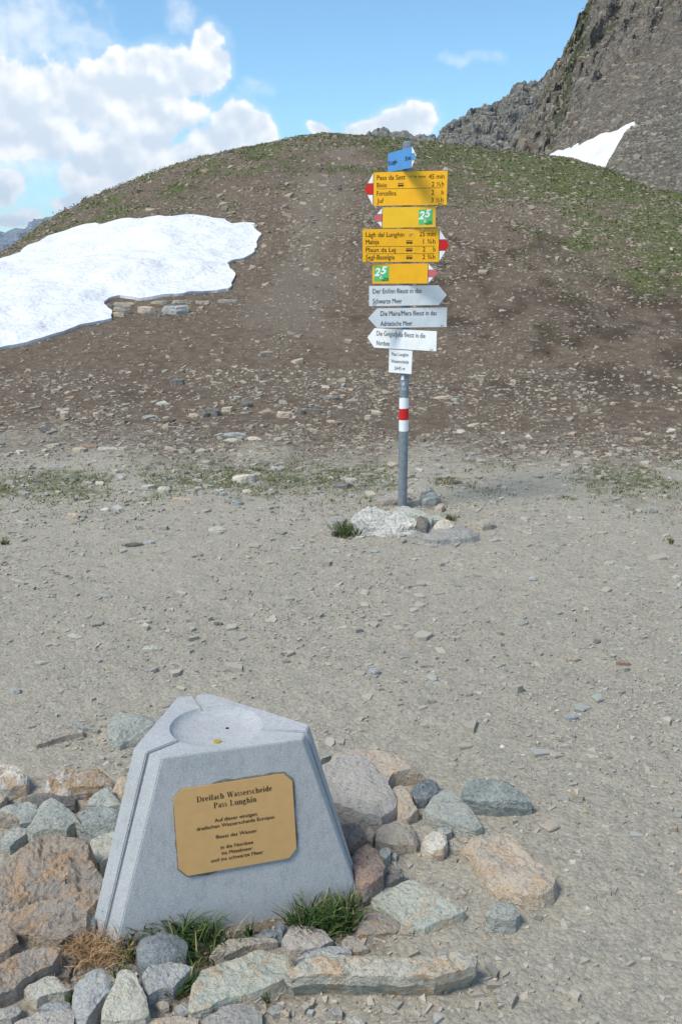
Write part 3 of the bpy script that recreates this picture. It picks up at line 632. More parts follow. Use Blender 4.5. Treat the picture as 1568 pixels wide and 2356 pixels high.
ROCKS = [
 (6, [(985,340),(1000,290),(1060,215),(1110,187),(1250,190),(1400,205),(1450,250),(1480,285),(1400,390),(1220,410),(1150,425),(1100,450),(1000,410)], .10, 'green', 'large pale green boulder just behind the left shoulder of the monument', (0,0), dict(rnd=.4, rough=.5)),
 (6, [(325,490),(340,450),(430,425),(580,395),(700,370),(770,385),(765,415),(600,445),(480,480),(390,515),(340,530)], .04, 'tan', 'long thin grey brown slab alone on gravel left of the green boulder', (0,0), S_),
 (6, [(610,325),(740,315),(800,345),(930,378),(900,390),(760,372),(680,368)], .03, 'grey', 'narrow grey sliver just behind the long thin slab', (0,0), S_),
 (6, [(-70,690),(0,680),(60,685),(150,690),(200,720),(245,780),(230,830),(150,840),(90,860),(0,870),(-70,880)], .11, 'quartz', 'white and orange quartz rock at the left picture edge', (0,0), B_),
 (6, [(-60,930),(40,925),(60,990),(40,1030),(0,1050),(-60,1060)], .07, 'orange', 'orange tan rock under the white quartz rock at the left edge', (0,0), B_),
 (6, [(425,820),(480,770),(560,735),(660,715),(800,735),(900,725),(960,740),(1040,830),(980,850),(900,880),(760,890),(650,905),(560,920),(480,900),(430,860)], .10, 'rust', 'rusty brown rock crusted with white quartz left of the monument', (0,0), B_),
 (6, [(1060,870),(1100,810),(1190,770),(1210,860),(1190,940),(1130,990),(1050,975),(1035,930)], .10, 'orange', 'small tan rock wedged against the upper left edge of the monument', (0,0), B_),
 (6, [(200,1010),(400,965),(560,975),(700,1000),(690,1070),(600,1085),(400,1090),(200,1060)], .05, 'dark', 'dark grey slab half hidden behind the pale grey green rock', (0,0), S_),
 (6, [(0,1110),(60,1060),(180,1025),(340,1035),(350,1120),(280,1200),(180,1235),(170,1180),(60,1140)], .08, 'green', 'grey green rock left of the angular pale rock near the left edge', (0,0), {}),
 (6, [(225,1255),(290,1190),(350,1050),(400,990),(480,985),(560,1030),(640,1110),(760,1240),(690,1215),(640,1250),(610,1290),(400,1280),(300,1290)], .12, 'green', 'angular pale grey green rock above the big brown boulder', (0,.15), dict(rnd=.35, rough=.8)),
 (6, [(800,1060),(860,960),(930,900),(990,888),(1030,900),(1040,960),(1070,1000),(1130,1060),(1000,1075),(900,1070)], .13, 'green', 'upright green grey rock leaning near the left face of the monument', (0,.2), {}),
 (6, [(680,1120),(760,1070),(800,1055),(1000,1065),(1130,1060),(1100,1170),(1040,1230),(980,1270),(860,1275),(740,1250),(760,1210),(700,1160)], .11, 'teal', 'grey teal rock with rough lower edge between brown boulder and monument', (0,.1), dict(rnd=.35, rough=.8)),
 (6, [(-60,1150),(0,1148),(100,1150),(170,1180),(170,1225),(80,1205),(0,1200),(-60,1200)], .07, 'brown', 'flat brown slab cut by the left edge above the pale green chip', (0,0), S_),
 (6, [(10,1400),(60,1340),(120,1290),(170,1260),(230,1290),(290,1310),(200,1370),(120,1430),(90,1450),(30,1440)], .06, 'green', 'small pale green slab behind the big brown boulder at the left', (0,0), S_),
 (0, [(-14,2060),(5,2013),(25,1956),(40,1934),(65,1916),(100,1909),(130,1905),(150,1911),(175,1914),(200,1924),(208,1931),(205,1951),(205,1971),(224,1983),(239,2001),(238,2014),(231,2044),(213,2077),(200,2102),(194,2122),(176,2132),(139,2160),(81,2144),(73,2122),(40,2122),(15,2108),(-14,2098)], .17, 'brown', 'biggest brown rust streaked boulder left of the monument', (0,.3), dict(rnd=.12, rough=.95, strata=.8, step=.0085)),
 (6, [(830,1380),(920,1350),(1080,1290),(1060,1400),(1030,1530),(970,1580),(920,1610),(880,1590),(820,1540)], .09, 'cream', 'cream banded slab wedged between the brown boulder and monument', (0,0), S_),
 (7, [(-30,480),(40,470),(90,475),(115,560),(60,600),(-30,620)], .10, 'brown', 'brown rock at the left edge beside the hole under the boulder', (0,0), {}),
 (7, [(-30,690),(120,620),(230,590),(350,592),(385,602),(360,660),(330,710),(230,750),(150,800),(100,845),(-30,910)], .10, 'brown', 'large flaky grey brown slab low at the left edge below the boulder', (0,.12), dict(rnd=.2, rough=.9, strata=.9)),
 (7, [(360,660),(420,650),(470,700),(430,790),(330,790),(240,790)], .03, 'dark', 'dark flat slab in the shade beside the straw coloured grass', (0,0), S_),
 (7, [(145,855),(200,830),(300,785),(360,790),(400,830),(440,865),(400,885),(300,900),(230,930),(180,885)], .06, 'cream', 'cream green slab below the flaky brown slab', (0,0), S_),
 (7, [(-20,1000),(60,970),(120,965),(145,985),(110,1030),(70,1050),(-20,1040)], .05, 'grey', 'small grey rock at the lower left corner edge', (0,0), {}),
 (7, [(240,985),(290,950),(380,932),(440,935),(445,990),(380,1000),(300,1000)], .05, 'blue', 'small blue grey rock between cream slab and pinkish slab', (0,0), {}),
 (7, [(90,1080),(180,1040),(300,1010),(440,990),(470,1010),(465,1110),(90,1120)], .05, 'pink', 'pinkish slab cut off by the bottom edge at the left', (0,0), S_),
 (7, [(470,810),(540,740),(600,710),(655,690),(685,760),(697,820),(690,870),(650,900),(580,990),(530,1050),(490,1040),(455,930)], .11, 'blue', 'upright pale blue grey rock just below the straw grass', (0,.2), dict(rnd=.4, rough=.7)),
 (7, [(720,830),(735,740),(770,712),(850,770),(880,840),(920,910),(935,990),(910,1030),(800,1045),(700,1060),(640,1045),(640,990),(680,900)], .10, 'cream', 'cream triangular rock pointing up at the bottom left', (0,.12), dict(rnd=.2, rough=.55)),
 (7, [(855,560),(880,500),(930,450),(1000,425),(1080,440),(1140,480),(1175,540),(1160,600),(1100,640),(1000,670),(920,680),(860,640)], .12, 'navy', 'rounded dark blue grey boulder at the left foot of the monument', (0,0), dict(rnd=.85, rough=.4, strata=.1)),
 (7, [(890,790),(930,720),(1000,690),(1120,655),(1180,680),(1210,710),(1160,780),(1080,840),(990,865),(930,895),(890,850)], .07, 'blue', 'whitish blue slab between the round dark boulder and cream triangular rock', (0,0), dict(rnd=.2, rough=.6)),
 (0, [(480,2200),(500,2174),(528,2160),(575,2156),(632,2158),(639,2163),(600,2170),(560,2178),(520,2196)], .05, 'tan', 'thin tan slab lying along the front foot of the monument', (0,0), S_),
 (0, [(432,2316),(442,2270),(465,2232),(510,2212),(575,2188),(603,2180),(637,2182),(666,2194),(678,2213),(666,2230),(656,2250),(623,2266),(575,2282),(520,2296),(480,2314),(440,2322)], .06, 'pale', 'broad pale green slab in front of the monument, left of the long slab', (0,0), S_),
 (8, [(152,440),(180,370),(230,345),(300,355),(360,390),(400,430),(340,465),(260,478),(190,470)], .05, 'pink', 'flat grey slab with speckles directly below the large grass tuft', (0,0), S_),
 (8, [(20,400),(60,380),(110,375),(150,390),(120,412),(40,416)], .05, 'navy', 'dark blue stone at the front foot of the monument', (0,0), {}),
 (8, [(122,350),(145,335),(165,340),(172,362),(155,395),(130,385)], .07, 'navy', 'small dark upright stone beside the large grass tuft', (0,0), {}),
 (8, [(505,390),(540,330),(600,300),(680,320),(725,360),(700,392),(620,402),(560,405)], .03, 'brown', 'low brown slab right of the large grass tuft', (0,0), S_),
 (8, [(215,530),(260,495),(350,465),(470,460),(490,490),(400,500),(300,510)], .045, 'blue', 'low blue grey slab just behind the long slab', (0,0), S_),
 (8, [(440,440),(470,410),(520,420),(570,475),(520,488),(450,470)], .03, 'tan', 'small tan slab below the right end of the large grass tuft', (0,0), S_),
 (8, [(710,400),(725,360),(760,355),(792,390),(770,408)], .02, 'tan', 'small flat beige stone at the near corner of the big pale slab', (0,0), S_),
 (8, [(580,220),(610,180),(740,150),(780,138),(860,180),(950,240),(1000,265),(1035,288),(1020,300),(930,335),(870,358),(840,372),(770,342),(700,300),(640,250)], .05, 'pale', 'big pale rippled slab right of the monument foot', (0,0), dict(rnd=.10, rough=.45, strata=.6)),
 (8, [(165,575),(200,548),(300,505),(400,498),(570,505),(720,515),(860,520),(930,490),(1040,487),(1100,510),(1088,552),(950,588),(890,605),(760,600),(600,600),(450,596),(300,598),(200,600)], .13, 'bench', 'long bench like slab with rust stained side in the foreground', (0,0), dict(rnd=.13, rough=.7, under=.45, strata=.8)),
 (1, [(210,760),(260,700),(330,680),(400,740),(430,810),(420,870),(350,905),(300,930),(260,890)], .15, 'red', 'dark reddish brown rock against the lower right edge of the monument', (0,0), B_),
 (1, [(390,930),(430,880),(470,840),(540,850),(545,890),(500,915),(440,932)], .08, 'dark', 'small dark layered rock beside the reddish rock and pale slab', (0,0), {}),
 (1, [(30,215),(100,190),(160,165),(230,158),(320,180),(350,220),(400,290),(445,315),(450,350),(500,420),(490,460),(410,530),(300,520),(220,480),(100,440),(60,330)], .15, 'pink', 'large grey pink slab right behind the monument', (-.1,.05), dict(rnd=.1, rough=.4, strata=.4)),
 (1, [(90,190),(200,140),(300,128),(430,145),(520,180),(640,225),(660,250),(560,262),(480,278),(450,310),(400,290),(330,215),(250,190)], .11, 'orange', 'pale orange slab behind the large grey pink slab', (0,0), dict(rnd=.15, rough=.5)),
 (1, [(465,360),(490,335),(540,350),(590,400),(600,460),(625,490),(560,525),(510,515),(500,430)], .08, 'orange', 'tan rock between the grey pink slab and the pale green slab', (0,0), B_),
 (1, [(580,370),(640,320),(700,298),(740,330),(770,370),(730,405),(680,415),(610,412)], .08, 'navy', 'dark blue green rock behind the pale green triangular slab', (0,0), B_),
 (1, [(665,490),(700,440),(740,390),(790,370),(850,400),(920,460),(970,530),(1010,590),(970,612),(900,600),(800,570),(720,545)], .07, 'green', 'pale green triangular slab right of the monument', (0,0), dict(rnd=.2, rough=.4, strata=.3)),
 (1, [(890,360),(920,322),(1000,305),(1150,310),(1250,345),(1300,390),(1310,420),(1200,432),(1100,428),(1000,418),(900,400)], .12, 'teal', 'teal layered rock with white quartz band, farthest right of the pile', (0,0), dict(rnd=.25, rough=.5, strata=1.0, under=.15)),
 (1, [(365,590),(420,575),(480,535),(540,560),(600,590),(640,660),(620,688),(560,688),(500,696),(430,685),(380,665)], .08, 'tan', 'tan grey rock below the grey pink slab', (0,0), dict(rnd=.35, rough=.8)),
 (1, [(160,560),(250,560),(300,590),(320,650),(280,675),(240,710),(200,720),(170,650)], .12, 'red', 'rust and grey rock touching the right edge of the monument', (0,0), B_),
 (1, [(305,600),(350,595),(372,630),(350,668),(310,660)], .09, 'orange', 'small pale orange stone between the rust rock and tan grey rock', (0,0), B_),
 (1, [(650,690),(670,640),(720,615),(790,635),(805,690),(780,728),(710,735),(660,710)], .07, 'quartz', 'rounded white and tan stone below the pale green triangular slab', (0,0), B_),
 (1, [(745,610),(765,595),(825,605),(832,630),(800,645),(750,635)], .05, 'blue', 'little blue grey stone tucked under the pale green triangular slab', (0,0), {}),
 (1, [(810,730),(820,690),(880,680),(920,710),(925,745),(850,750)], .02, 'tan', 'small flat beige slab left of the long tan slab', (0,0), S_),
 (1, [(890,680),(940,650),(1010,640),(1080,665),(1150,628),(1195,650),(1250,720),(1320,790),(1400,850),(1450,905),(1425,950),(1370,985),(1250,1000),(1190,965),(1060,890),(1000,820),(960,745),(910,700)], .085, 'orange', 'long tan and grey slab lying apart at the right', (0,0), dict(rnd=.2, rough=.8, strata=.5)),
 (1, [(1030,1120),(1060,1060),(1130,1035),(1190,1045),(1235,1105),(1210,1140),(1150,1150),(1080,1148)], .08, 'green', 'small grey green boulder alone below the long tan slab', (0,0), B_),
 (1, [(40,178),(100,163),(112,178),(50,200)], .05, 'teal', 'thin teal sliver touching the right upper edge of the monument', (0,0), S_),
 (1, [(395,740),(430,722),(462,730),(465,765),(430,790),(400,775)], .06, 'green', 'small green stone under the tan grey rock', (0,0), {}),
 (1, [(465,765),(485,752),(505,765),(500,785),(470,788)], .03, 'green', 'pebble sized green stone right of the small green stone', (0,0), B_),
 (8, [(1165,680),(1200,650),(1240,640),(1285,690),(1260,735),(1200,722)], .03, 'tan', 'small pinkish stone alone right of the long bench slab', (0,0), {}),
 (8, [(80,765),(110,742),(160,738),(158,775),(110,790)], .03, 'grey', 'small grey stone at the bottom below the broad pale green slab', (0,0), {}),
 (8, [(145,780),(170,752),(192,765),(185,798)], .03, 'orange', 'small pinkish tan stone beside the small grey stone at the bottom', (0,0), {}),
 (8, [(248,745),(275,722),(318,722),(300,742),(262,765)], .03, 'tan', 'small pale stone below the left end of the bench slab', (0,0), {}),
 (8, [(380,760),(410,745),(445,765),(442,795),(400,792)], .03, 'grey', 'small angular grey stone below the middle of the bench slab', (0,0), {}),
 (8, [(462,800),(520,795),(555,815),(550,845),(480,845)], .03, 'cream', 'pale stone cut by the bottom edge below the bench slab', (0,0), {}),
 (7, [(760,1075),(900,1055),(1060,1040),(1200,1038),(1250,1050),(1240,1100),(900,1110),(740,1105)], .04, 'orange', 'flat orange grey slab along the bottom edge', (0,0), S_),
 (7, [(1260,1060),(1340,1020),(1400,975),(1500,962),(1580,975),(1640,1020),(1640,1110),(1300,1110)], .04, 'grey', 'flat grey slab along the bottom edge right of the orange grey slab', (0,0), S_),
 (7, [(975,960),(1000,940),(1055,945),(1062,985),(1010,992)], .03, 'tan', 'small grey tan stone in the dirt left of the broad pale slab', (0,0), {}),
 (7, [(1090,985),(1140,950),(1190,965),(1195,1010),(1130,1030)], .04, 'grey', 'grey stone touching the lower left corner of the broad pale slab', (0,0), {}),
 (7, [(1195,985),(1240,975),(1275,990),(1260,1030),(1205,1020)], .03, 'orange', 'small orange stone under the edge of the broad pale slab', (0,0), {}),
 (7, [(545,470),(560,400),(600,330),(625,290),(640,330),(610,420),(590,470)], .06, 'navy', 'dark slate wedged between brown boulder and the left edge of the monument', (0,0), {}),
]
for (c, pts, h, mat, label, tl, kw) in ROCKS: rock(c, pts, h, mat, label, tl, **kw)

POST_ROCKS = [
 (3, [(560,1270),(700,1238),(820,1250),(950,1300),(1035,1350),(1010,1385),(900,1340),(780,1340),(640,1310)], .13, 'pale', 'pale green rock right behind the foot of the signpost', (0,0), dict(rnd=.3, rough=.5)),
 (3, [(245,1380),(300,1320),(400,1262),(480,1265),(560,1290),(640,1325),(720,1310),(800,1330),(880,1390),(912,1425),(860,1455),(800,1470),(720,1478),(560,1500),(480,1470),(420,1480),(350,1505),(300,1520),(270,1450)], .095, 'white', 'large white layered rock in front of the signpost foot', (0,.30), dict(rnd=.1, rough=.6, strata=1.4, step=.012)),
 (3, [(860,1330),(930,1318),(985,1350),(1000,1400),(975,1440),(900,1420)], .13, 'dark', 'dark grey rock wedged right of the signpost foot', (0,0), dict(rnd=.4, rough=.8)),
 (3, [(1035,1425),(1080,1400),(1160,1382),(1220,1390),(1245,1430),(1160,1450),(1060,1455)], .09, 'quartz', 'white and orange rock right of the dark rock at the signpost', (0,0), B_),
 (3, [(785,1515),(900,1488),(1100,1460),(1300,1448),(1400,1485),(1480,1518),(1420,1540),(1250,1562),(1080,1576),(950,1566),(830,1538)], .06, 'grey', 'flat grey slab lying in front right of the signpost', (0,0), S_),
 (3, [(1005,1390),(1035,1345),(1090,1350),(1165,1385),(1120,1400)], .06, 'pale', 'thin pale wedge right of the green rock at the signpost', (0,0), S_),
 (3, [(500,1200),(600,1140),(690,1105),(790,1110),(800,1170),(700,1195),(560,1208)], .07, 'tan', 'tan slab lying behind the signpost', (0,.1), S_),
 (3, [(910,1160),(1000,1120),(1050,1105),(1110,1155),(1060,1178),(950,1192)], .08, 'green', 'green rock with rusty stain behind right of the signpost', (0,0), dict(rnd=.3, rough=.6)),
 (3, [(895,1085),(940,1060),(1000,1048),(1045,1085),(1000,1105),(920,1108)], .07, 'grey', 'rounded grey rock behind the green rock at the signpost', (0,0), B_),
 (3, [(1055,1265),(1090,1235),(1130,1225),(1150,1250),(1120,1272)], .05, 'orange', 'small orange stone right of the signpost rocks', (0,0), B_),
 (3, [(1445,1420),(1490,1385),(1568,1370),(1645,1405),(1600,1425),(1520,1440)], .06, 'tan', 'beige stone to the right of the flat grey slab', (0,0), dict(rnd=.3, rough=.6)),
 (3, [(-10,1395),(40,1365),(130,1352),(205,1375),(180,1405),(60,1418)], .03, 'grey', 'flat grey slab left of the grass tuft at the signpost', (0,0), S_),
 (3, [(-20,1490),(40,1470),(130,1472),(150,1495),(60,1510)], .04, 'tan', 'small tan slab left of the grass tuft at the signpost', (0,0), S_),
 (3, [(700,1220),(800,1215),(930,1205),(940,1225),(800,1240),(710,1245)], .04, 'tan', 'low tan slab between the signpost and the green rock', (0,0), S_),
 (3, [(730,1570),(765,1560),(780,1578),(745,1592)], .03, 'tan', 'small brown pebble below the white layered rock', (0,0), {}),
]
for (c, pts, h, mat, label, tl, kw) in POST_ROCKS: rock(c, pts, h, mat, label, tl, 'rocks around the signpost foot', **kw)

def stone_box(c, x0, x1, y0, y1, mat, label, group, fl=.5, name='rock', cat='rock'):
    """a stone whose picture box was measured; its upper face takes part of that box, its front the rest"""
    (u0, v0), (u1, v1) = px(c, [(x0, y0), (x1, y1)])
    g = to_ground((u0 + u1) / 2, v1 - .2 * (v1 - v0)); dist = math.hypot(g[0], g[1]); k = (u1 - u0) / 2
    hh = max(.012, fl * (v1 - v0) / FP * dist); r_ = np.random.default_rng(int(u0 * 31 + v0 * 17))
    vt, vb = v0, v0 + (v1 - v0) * (1 - fl) + 1.0; pts = []
    n = 7; ph = r_.uniform(0, 6.28)
    for i in range(n):
        a = ph + 6.2832 * (i + r_.uniform(-.25, .25)) / n; rad = r_.uniform(.72, 1.15)
        pts.append(((u0 + u1) / 2 + k * rad * math.cos(a), (vt + vb) / 2 + (vb - vt) / 2 * rad * math.sin(a)))
    zg = float(terrain(g[0], g[1], False)); out = []
    for (u, v) in pts:
        q = to_ground(u, v, hh); out.append(q[:2])
    out = np.array(out); 
    # on a receding slope keep the depth of the stone sensible
    cy = out[:, 1].mean(); lim = max(1e-3, (out[:, 0].max() - out[:, 0].min()) * .9); ex = out[:, 1].max() - out[:, 1].min()
    if ex > lim: out[:, 1] = cy + (out[:, 1] - cy) * lim / ex
    zg = float(terrain(out[:, 0].mean(), cy, False))
    o = make_rock(name, out, zg, hh, RM[mat], tilt=(float(r_.normal(0, .12)), float(r_.normal(0, .1))), rnd=.2, rough=.75, step=None)
    return tag(o, label, cat, group)
GM, GH, GF = 'loose stones beyond the signpost', 'rocks on the hillside', 'single stones on the gravel'
STONES = [
 ('m',1030,1160,435,487,'quartz','large white quartz block left of the signpost',GM,.55), ('m',708,758,498,532,'cream','round cream stone left of the white quartz block',GM,.6),
 ('m',960,1102,253,275,'teal','long grey green slab above the white quartz block',GM,.4), ('m',1110,1178,274,294,'quartz','white quartz stone right of the long grey green slab',GM,.5),
 ('m',990,1078,282,298,'cream','pale slab just below the long grey green slab',GM,.4), ('m',630,710,174,200,'teal','flat teal slab on the lower hillside left',GM,.35),
 ('m',848,897,168,190,'orange','pinkish stone right of the flat teal slab',GM,.5), ('m',358,447,306,328,'red','flat red brown slab at the far left of the saddle',GM,.4),
 ('m',405,442,290,308,'dark','small black stone lying on the red brown slab',GM,.5), ('m',322,384,320,342,'orange','tan stone in front of the red brown slab',GM,.5),
 ('m',436,540,320,334,'cream','thin pale slab right of the red brown slab',GM,.3), ('m',530,578,316,340,'orange','tan rounded stone at the end of the thin pale slab',GM,.5),
 ('m',303,358,610,652,'orange','upright orange and grey stone in the left grass strip',GM,.55), ('m',348,390,620,644,'teal','pale blue chip right of the upright orange stone',GM,.5),
 ('m',694,762,666,698,'grey','angular grey stone in the grass strip',GM,.5), ('m',918,1018,674,702,'cream','pale flat stone right of the angular grey stone',GM,.4),
 ('m',970,1006,694,714,'orange','small orange stone below the pale flat stone',GM,.5), ('m',1210,1278,403,430,'blue','bright blue grey slab up from the signpost foot',GM,.4),
 ('m',196,278,303,322,'tan','thin tan slab near the left edge of the saddle',GM,.4), ('m',426,470,472,498,'quartz','small white stone in the left middle ground',GM,.5),
 ('m',528,562,448,472,'cream','small round grey stone left of the cream stone',GM,.6), ('m',500,534,418,442,'cream','small pale stone above the small round grey stone',GM,.6),
 ('m',1028,1092,548,584,'teal','dark teal stone below the white quartz block',GM,.55), ('m',76,132,650,672,'cream','pale stone near the left edge in the grass strip',GM,.5),
 ('m',700,755,114,134,'cream','cream slab high on the lower left hillside',GM,.5), ('m',208,304,399,420,'grey','thin grey slab at the left below the tan slab',GM,.4),
 ('m',68,122,332,352,'quartz','small white stone near the left edge of the saddle',GM,.5), ('m',142,190,464,482,'dark','small dark slab near the left edge',GM,.5),
 ('m',1480,1580,478,508,'dark','long dark rock left of the signpost pole',GM,.6), ('m',980,1020,520,542,'blue','small grey blue block below the white quartz block',GM,.6),
 ('m',448,492,590,612,'quartz','white pebble right of the upright orange stone',GM,.5), ('m',612,680,562,580,'cream','pale slab in the grass strip middle',GM,.4),
 ('m',770,870,546,568,'orange','tan stone in the middle grass strip',GM,.5), ('m',1085,1130,512,532,'quartz','white stone lying below right of the quartz block',GM,.5),
 ('m',545,640,745,768,'dark','dark thin slab at the near edge of the grass strip',GM,.4), ('m',640,694,738,754,'blue','grey blue slab right of the dark thin slab',GM,.4),
 ('m',740,796,318,338,'orange','tan stone left of the trail end',GM,.5), ('m',1160,1215,382,406,'dark','dark rounded stone below the bright blue slab',GM,.5),
 ('m',860,908,460,476,'cream','pale thin slab left of the quartz block',GM,.4), ('m',1465,1485,155,182,'green','upright pale chip high left of the signpost',GM,.7),
 (3,445,548,335,378,'cream','cream stone left of the red band of the signpost',GM,.6), (3,1030,1240,195,228,'orange','long tan slab right of the upper white band',GM,.5),
 (3,1220,1298,215,252,'green','pale green stone at the end of the long tan slab',GM,.6), (3,1355,1490,462,498,'orange','flat tan stone right of the signpost middle',GM,.5),
 (3,1260,1352,525,562,'cream','cream stone right of the lower white band',GM,.6), (3,580,705,835,888,'orange','tan block hidden partly behind the signpost pole',GM,.5),
 (3,800,930,845,880,'tan','flat tan slab just right of the pole',GM,.4), (3,1440,1575,805,840,'grey','flat grey slab far right of the pole',GM,.4),
 (3,905,1165,930,968,'grey','long grey slab right of the pole above the grass',GM,.4), (3,330,520,940,974,'tan','long tan slab left of the pole above the grass',GM,.4),
 (3,188,305,988,1030,'cream','cream stone left of the pole in the grass strip',GM,.6), (3,50,250,1035,1090,'dark','long dark slab left of the pole',GM,.5),
 (3,290,415,1045,1085,'dark','dark slab right of the long dark slab',GM,.5), (3,1170,1320,1005,1050,'dark','dark slab right of the green rock',GM,.5),
 ('f',300,376,374,398,'cream','cream flat stone alone on the left gravel',GF,.45), ('f',630,722,424,452,'cream','pale flat stone sunk in the middle gravel',GF,.3),
 ('f',952,998,318,337,'dark','dark flat stone on the middle gravel',GF,.5), ('f',648,708,524,549,'grey','grey tilted flake on the middle gravel',GF,.5),
 ('f',36,96,608,642,'blue','blue grey stone near the left edge of the gravel',GF,.4), ('f',422,505,192,210,'grey','grey sliver on the upper left gravel',GF,.45),
 ('f',1252,1292,456,474,'dark','dark chip behind the monument on the gravel',GF,.5), ('f',1256,1298,486,502,'grey','grey chip in front of the dark chip',GF,.4),
 ('f',414,458,480,500,'grey','grey stone on the left gravel below the cream flat stone',GF,.4), ('f',1022,1060,560,580,'cream','pale stone on the gravel above the monument top',GF,.5),
 ('g',858,928,260,292,'tan','tan flake right of the signpost on the gravel',GF,.5), ('g',1248,1328,758,780,'red','dark brown flake on the right gravel',GF,.5),
 ('g',1280,1320,784,802,'grey','grey flake below the dark brown flake',GF,.4), ('g',1008,1088,736,762,'tan','tan slab on the gravel right of centre',GF,.4),
 ('g',82,142,793,834,'blue','lumpy blue grey stone in the centre of the gravel',GF,.6), ('g',508,584,898,928,'tan','tan flat stone above the pale orange slab',GF,.35),
 ('g',1004,1084,1003,1048,'blue','pale blue grey flat stone on the right gravel',GF,.3), ('g',1248,1304,892,922,'tan','tan stone on the right gravel above the pale blue stone',GF,.5),
 ('g',362,412,938,957,'grey','grey flake above the monument right shoulder',GF,.4), ('g',836,890,362,388,'blue','blue grey stone on the far gravel',GF,.5),
 ('g',208,282,722,755,'grey','grey flat stone left of the centre gravel',GF,.4), ('g',325,388,770,790,'tan','tan flake right of the grey flat stone',GF,.4),
 ('g',784,840,570,594,'grey','grey flake on the centre right gravel',GF,.4), ('g',1408,1455,42,60,'navy','dark blue stone at the far right of the grass strip',GF,.5),
 ('g',1465,1508,158,174,'orange','orange stone by the right grass clump',GF,.5), ('g',1198,1252,285,304,'cream','pale flake on the right far gravel',GF,.4),
 ('g',1515,1568,352,374,'cream','pale slab at the right picture edge',GF,.4), ('g',1510,1580,448,470,'grey','grey slab at the right edge of the gravel',GF,.4),
 ('g',1362,1408,632,652,'tan','tan flake on the right gravel',GF,.4), ('g',1145,1188,658,674,'dark','dark flake on the right gravel',GF,.4),
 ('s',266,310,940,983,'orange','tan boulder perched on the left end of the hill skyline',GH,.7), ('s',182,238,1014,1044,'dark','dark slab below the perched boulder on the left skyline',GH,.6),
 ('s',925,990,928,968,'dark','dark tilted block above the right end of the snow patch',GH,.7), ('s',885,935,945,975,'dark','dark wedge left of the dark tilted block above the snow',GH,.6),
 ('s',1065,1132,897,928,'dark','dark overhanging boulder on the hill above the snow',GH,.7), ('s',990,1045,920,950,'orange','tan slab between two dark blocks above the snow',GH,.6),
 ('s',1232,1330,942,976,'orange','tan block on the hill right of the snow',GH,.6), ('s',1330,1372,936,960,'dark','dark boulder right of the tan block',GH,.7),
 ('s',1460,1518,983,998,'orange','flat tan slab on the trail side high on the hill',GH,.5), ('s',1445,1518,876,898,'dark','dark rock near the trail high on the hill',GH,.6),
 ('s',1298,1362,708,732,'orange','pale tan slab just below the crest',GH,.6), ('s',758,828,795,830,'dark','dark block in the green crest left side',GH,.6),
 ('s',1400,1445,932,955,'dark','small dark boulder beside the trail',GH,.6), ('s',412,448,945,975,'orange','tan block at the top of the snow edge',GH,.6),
]
for (c, x0, x1, y0, y1, mat, label, grp, fl) in STONES: stone_box(c, x0, x1, y0, y1, mat, label, grp, fl)
# stacked ledge rocks in the bay of the snow
LEDGE = [(245,268,697,708,'dark','dark left end stone of the ledge in the snow bay'), (258,312,692,704,'tan','flat top slab of the ledge in the snow bay'), (262,300,704,716,'tan','middle slab of the ledge in the snow bay'),
         (260,292,716,728,'orange','lowest left tan stone of the ledge in the snow bay'), (312,364,701,721,'orange','biggest tan block of the ledge in the snow bay'), (374,438,698,722,'blue','blue grey tilted slab at the right end of the ledge'),
         (325,372,718,726,'dark','thin dark slab under the biggest tan block'), (345,385,691,699,'tan','small tan slab behind the ledge'), (395,440,688,697,'tan','tan slab along the lower snow edge'),
         (450,485,690,699,'tan','brown slab right of the ledge below the snow'), (490,560,688,696,'tan','long thin slab right of the ledge'), (282,312,716,722,'dark','short dark slab within the ledge')]
for (x0, x1, y0, y1, mat, label) in LEDGE: stone_box(0, x0, x1, y0, y1, mat, label, 'ledge of rocks in the snow bay', .6)

# ------------------------------------------------------------------ loose slate chips
def chip_material(name, rough=.9):
    m, N, b = new_mat(name, rough, .2)
    at = N.node('ShaderNodeAttribute', attribute_name='tone'); p = N.node('ShaderNodeTexCoord').outputs['Object']
    n = N.noise(p, 60, 5, .7); n2 = N.noise(p, 240, 2, .6)
    c = N.mix(N.ramp(n, .35, .7), at.outputs['Color'], N.mix(.5, at.outputs['Color'], (.34, .32, .28)))
    c = N.mix(N.math('MULTIPLY', N.ramp(n2, .5, .7), .25), c, (.10, .095, .085))
    N.l.new(c, b.inputs['Base Color']); bump(N, b, n, .4, .006)
    return m
M_CHIP = chip_material('slate_chip')
PAL = np.array([(.41, .375, .31), (.36, .345, .305), (.43, .39, .315), (.37, .365, .345), (.39, .34, .275), (.29, .27, .235), (.44, .355, .26), (.34, .265, .20), (.58, .56, .51), (.35, .365, .335), (.17, .155, .135)])
PW_G = np.array([.28, .19, .18, .09, .12, .06, .03, .01, .010, .03, .006]); PW_H = np.array([.20, .09, .14, .05, .19, .10, .08, .09, .014, .02, .06])
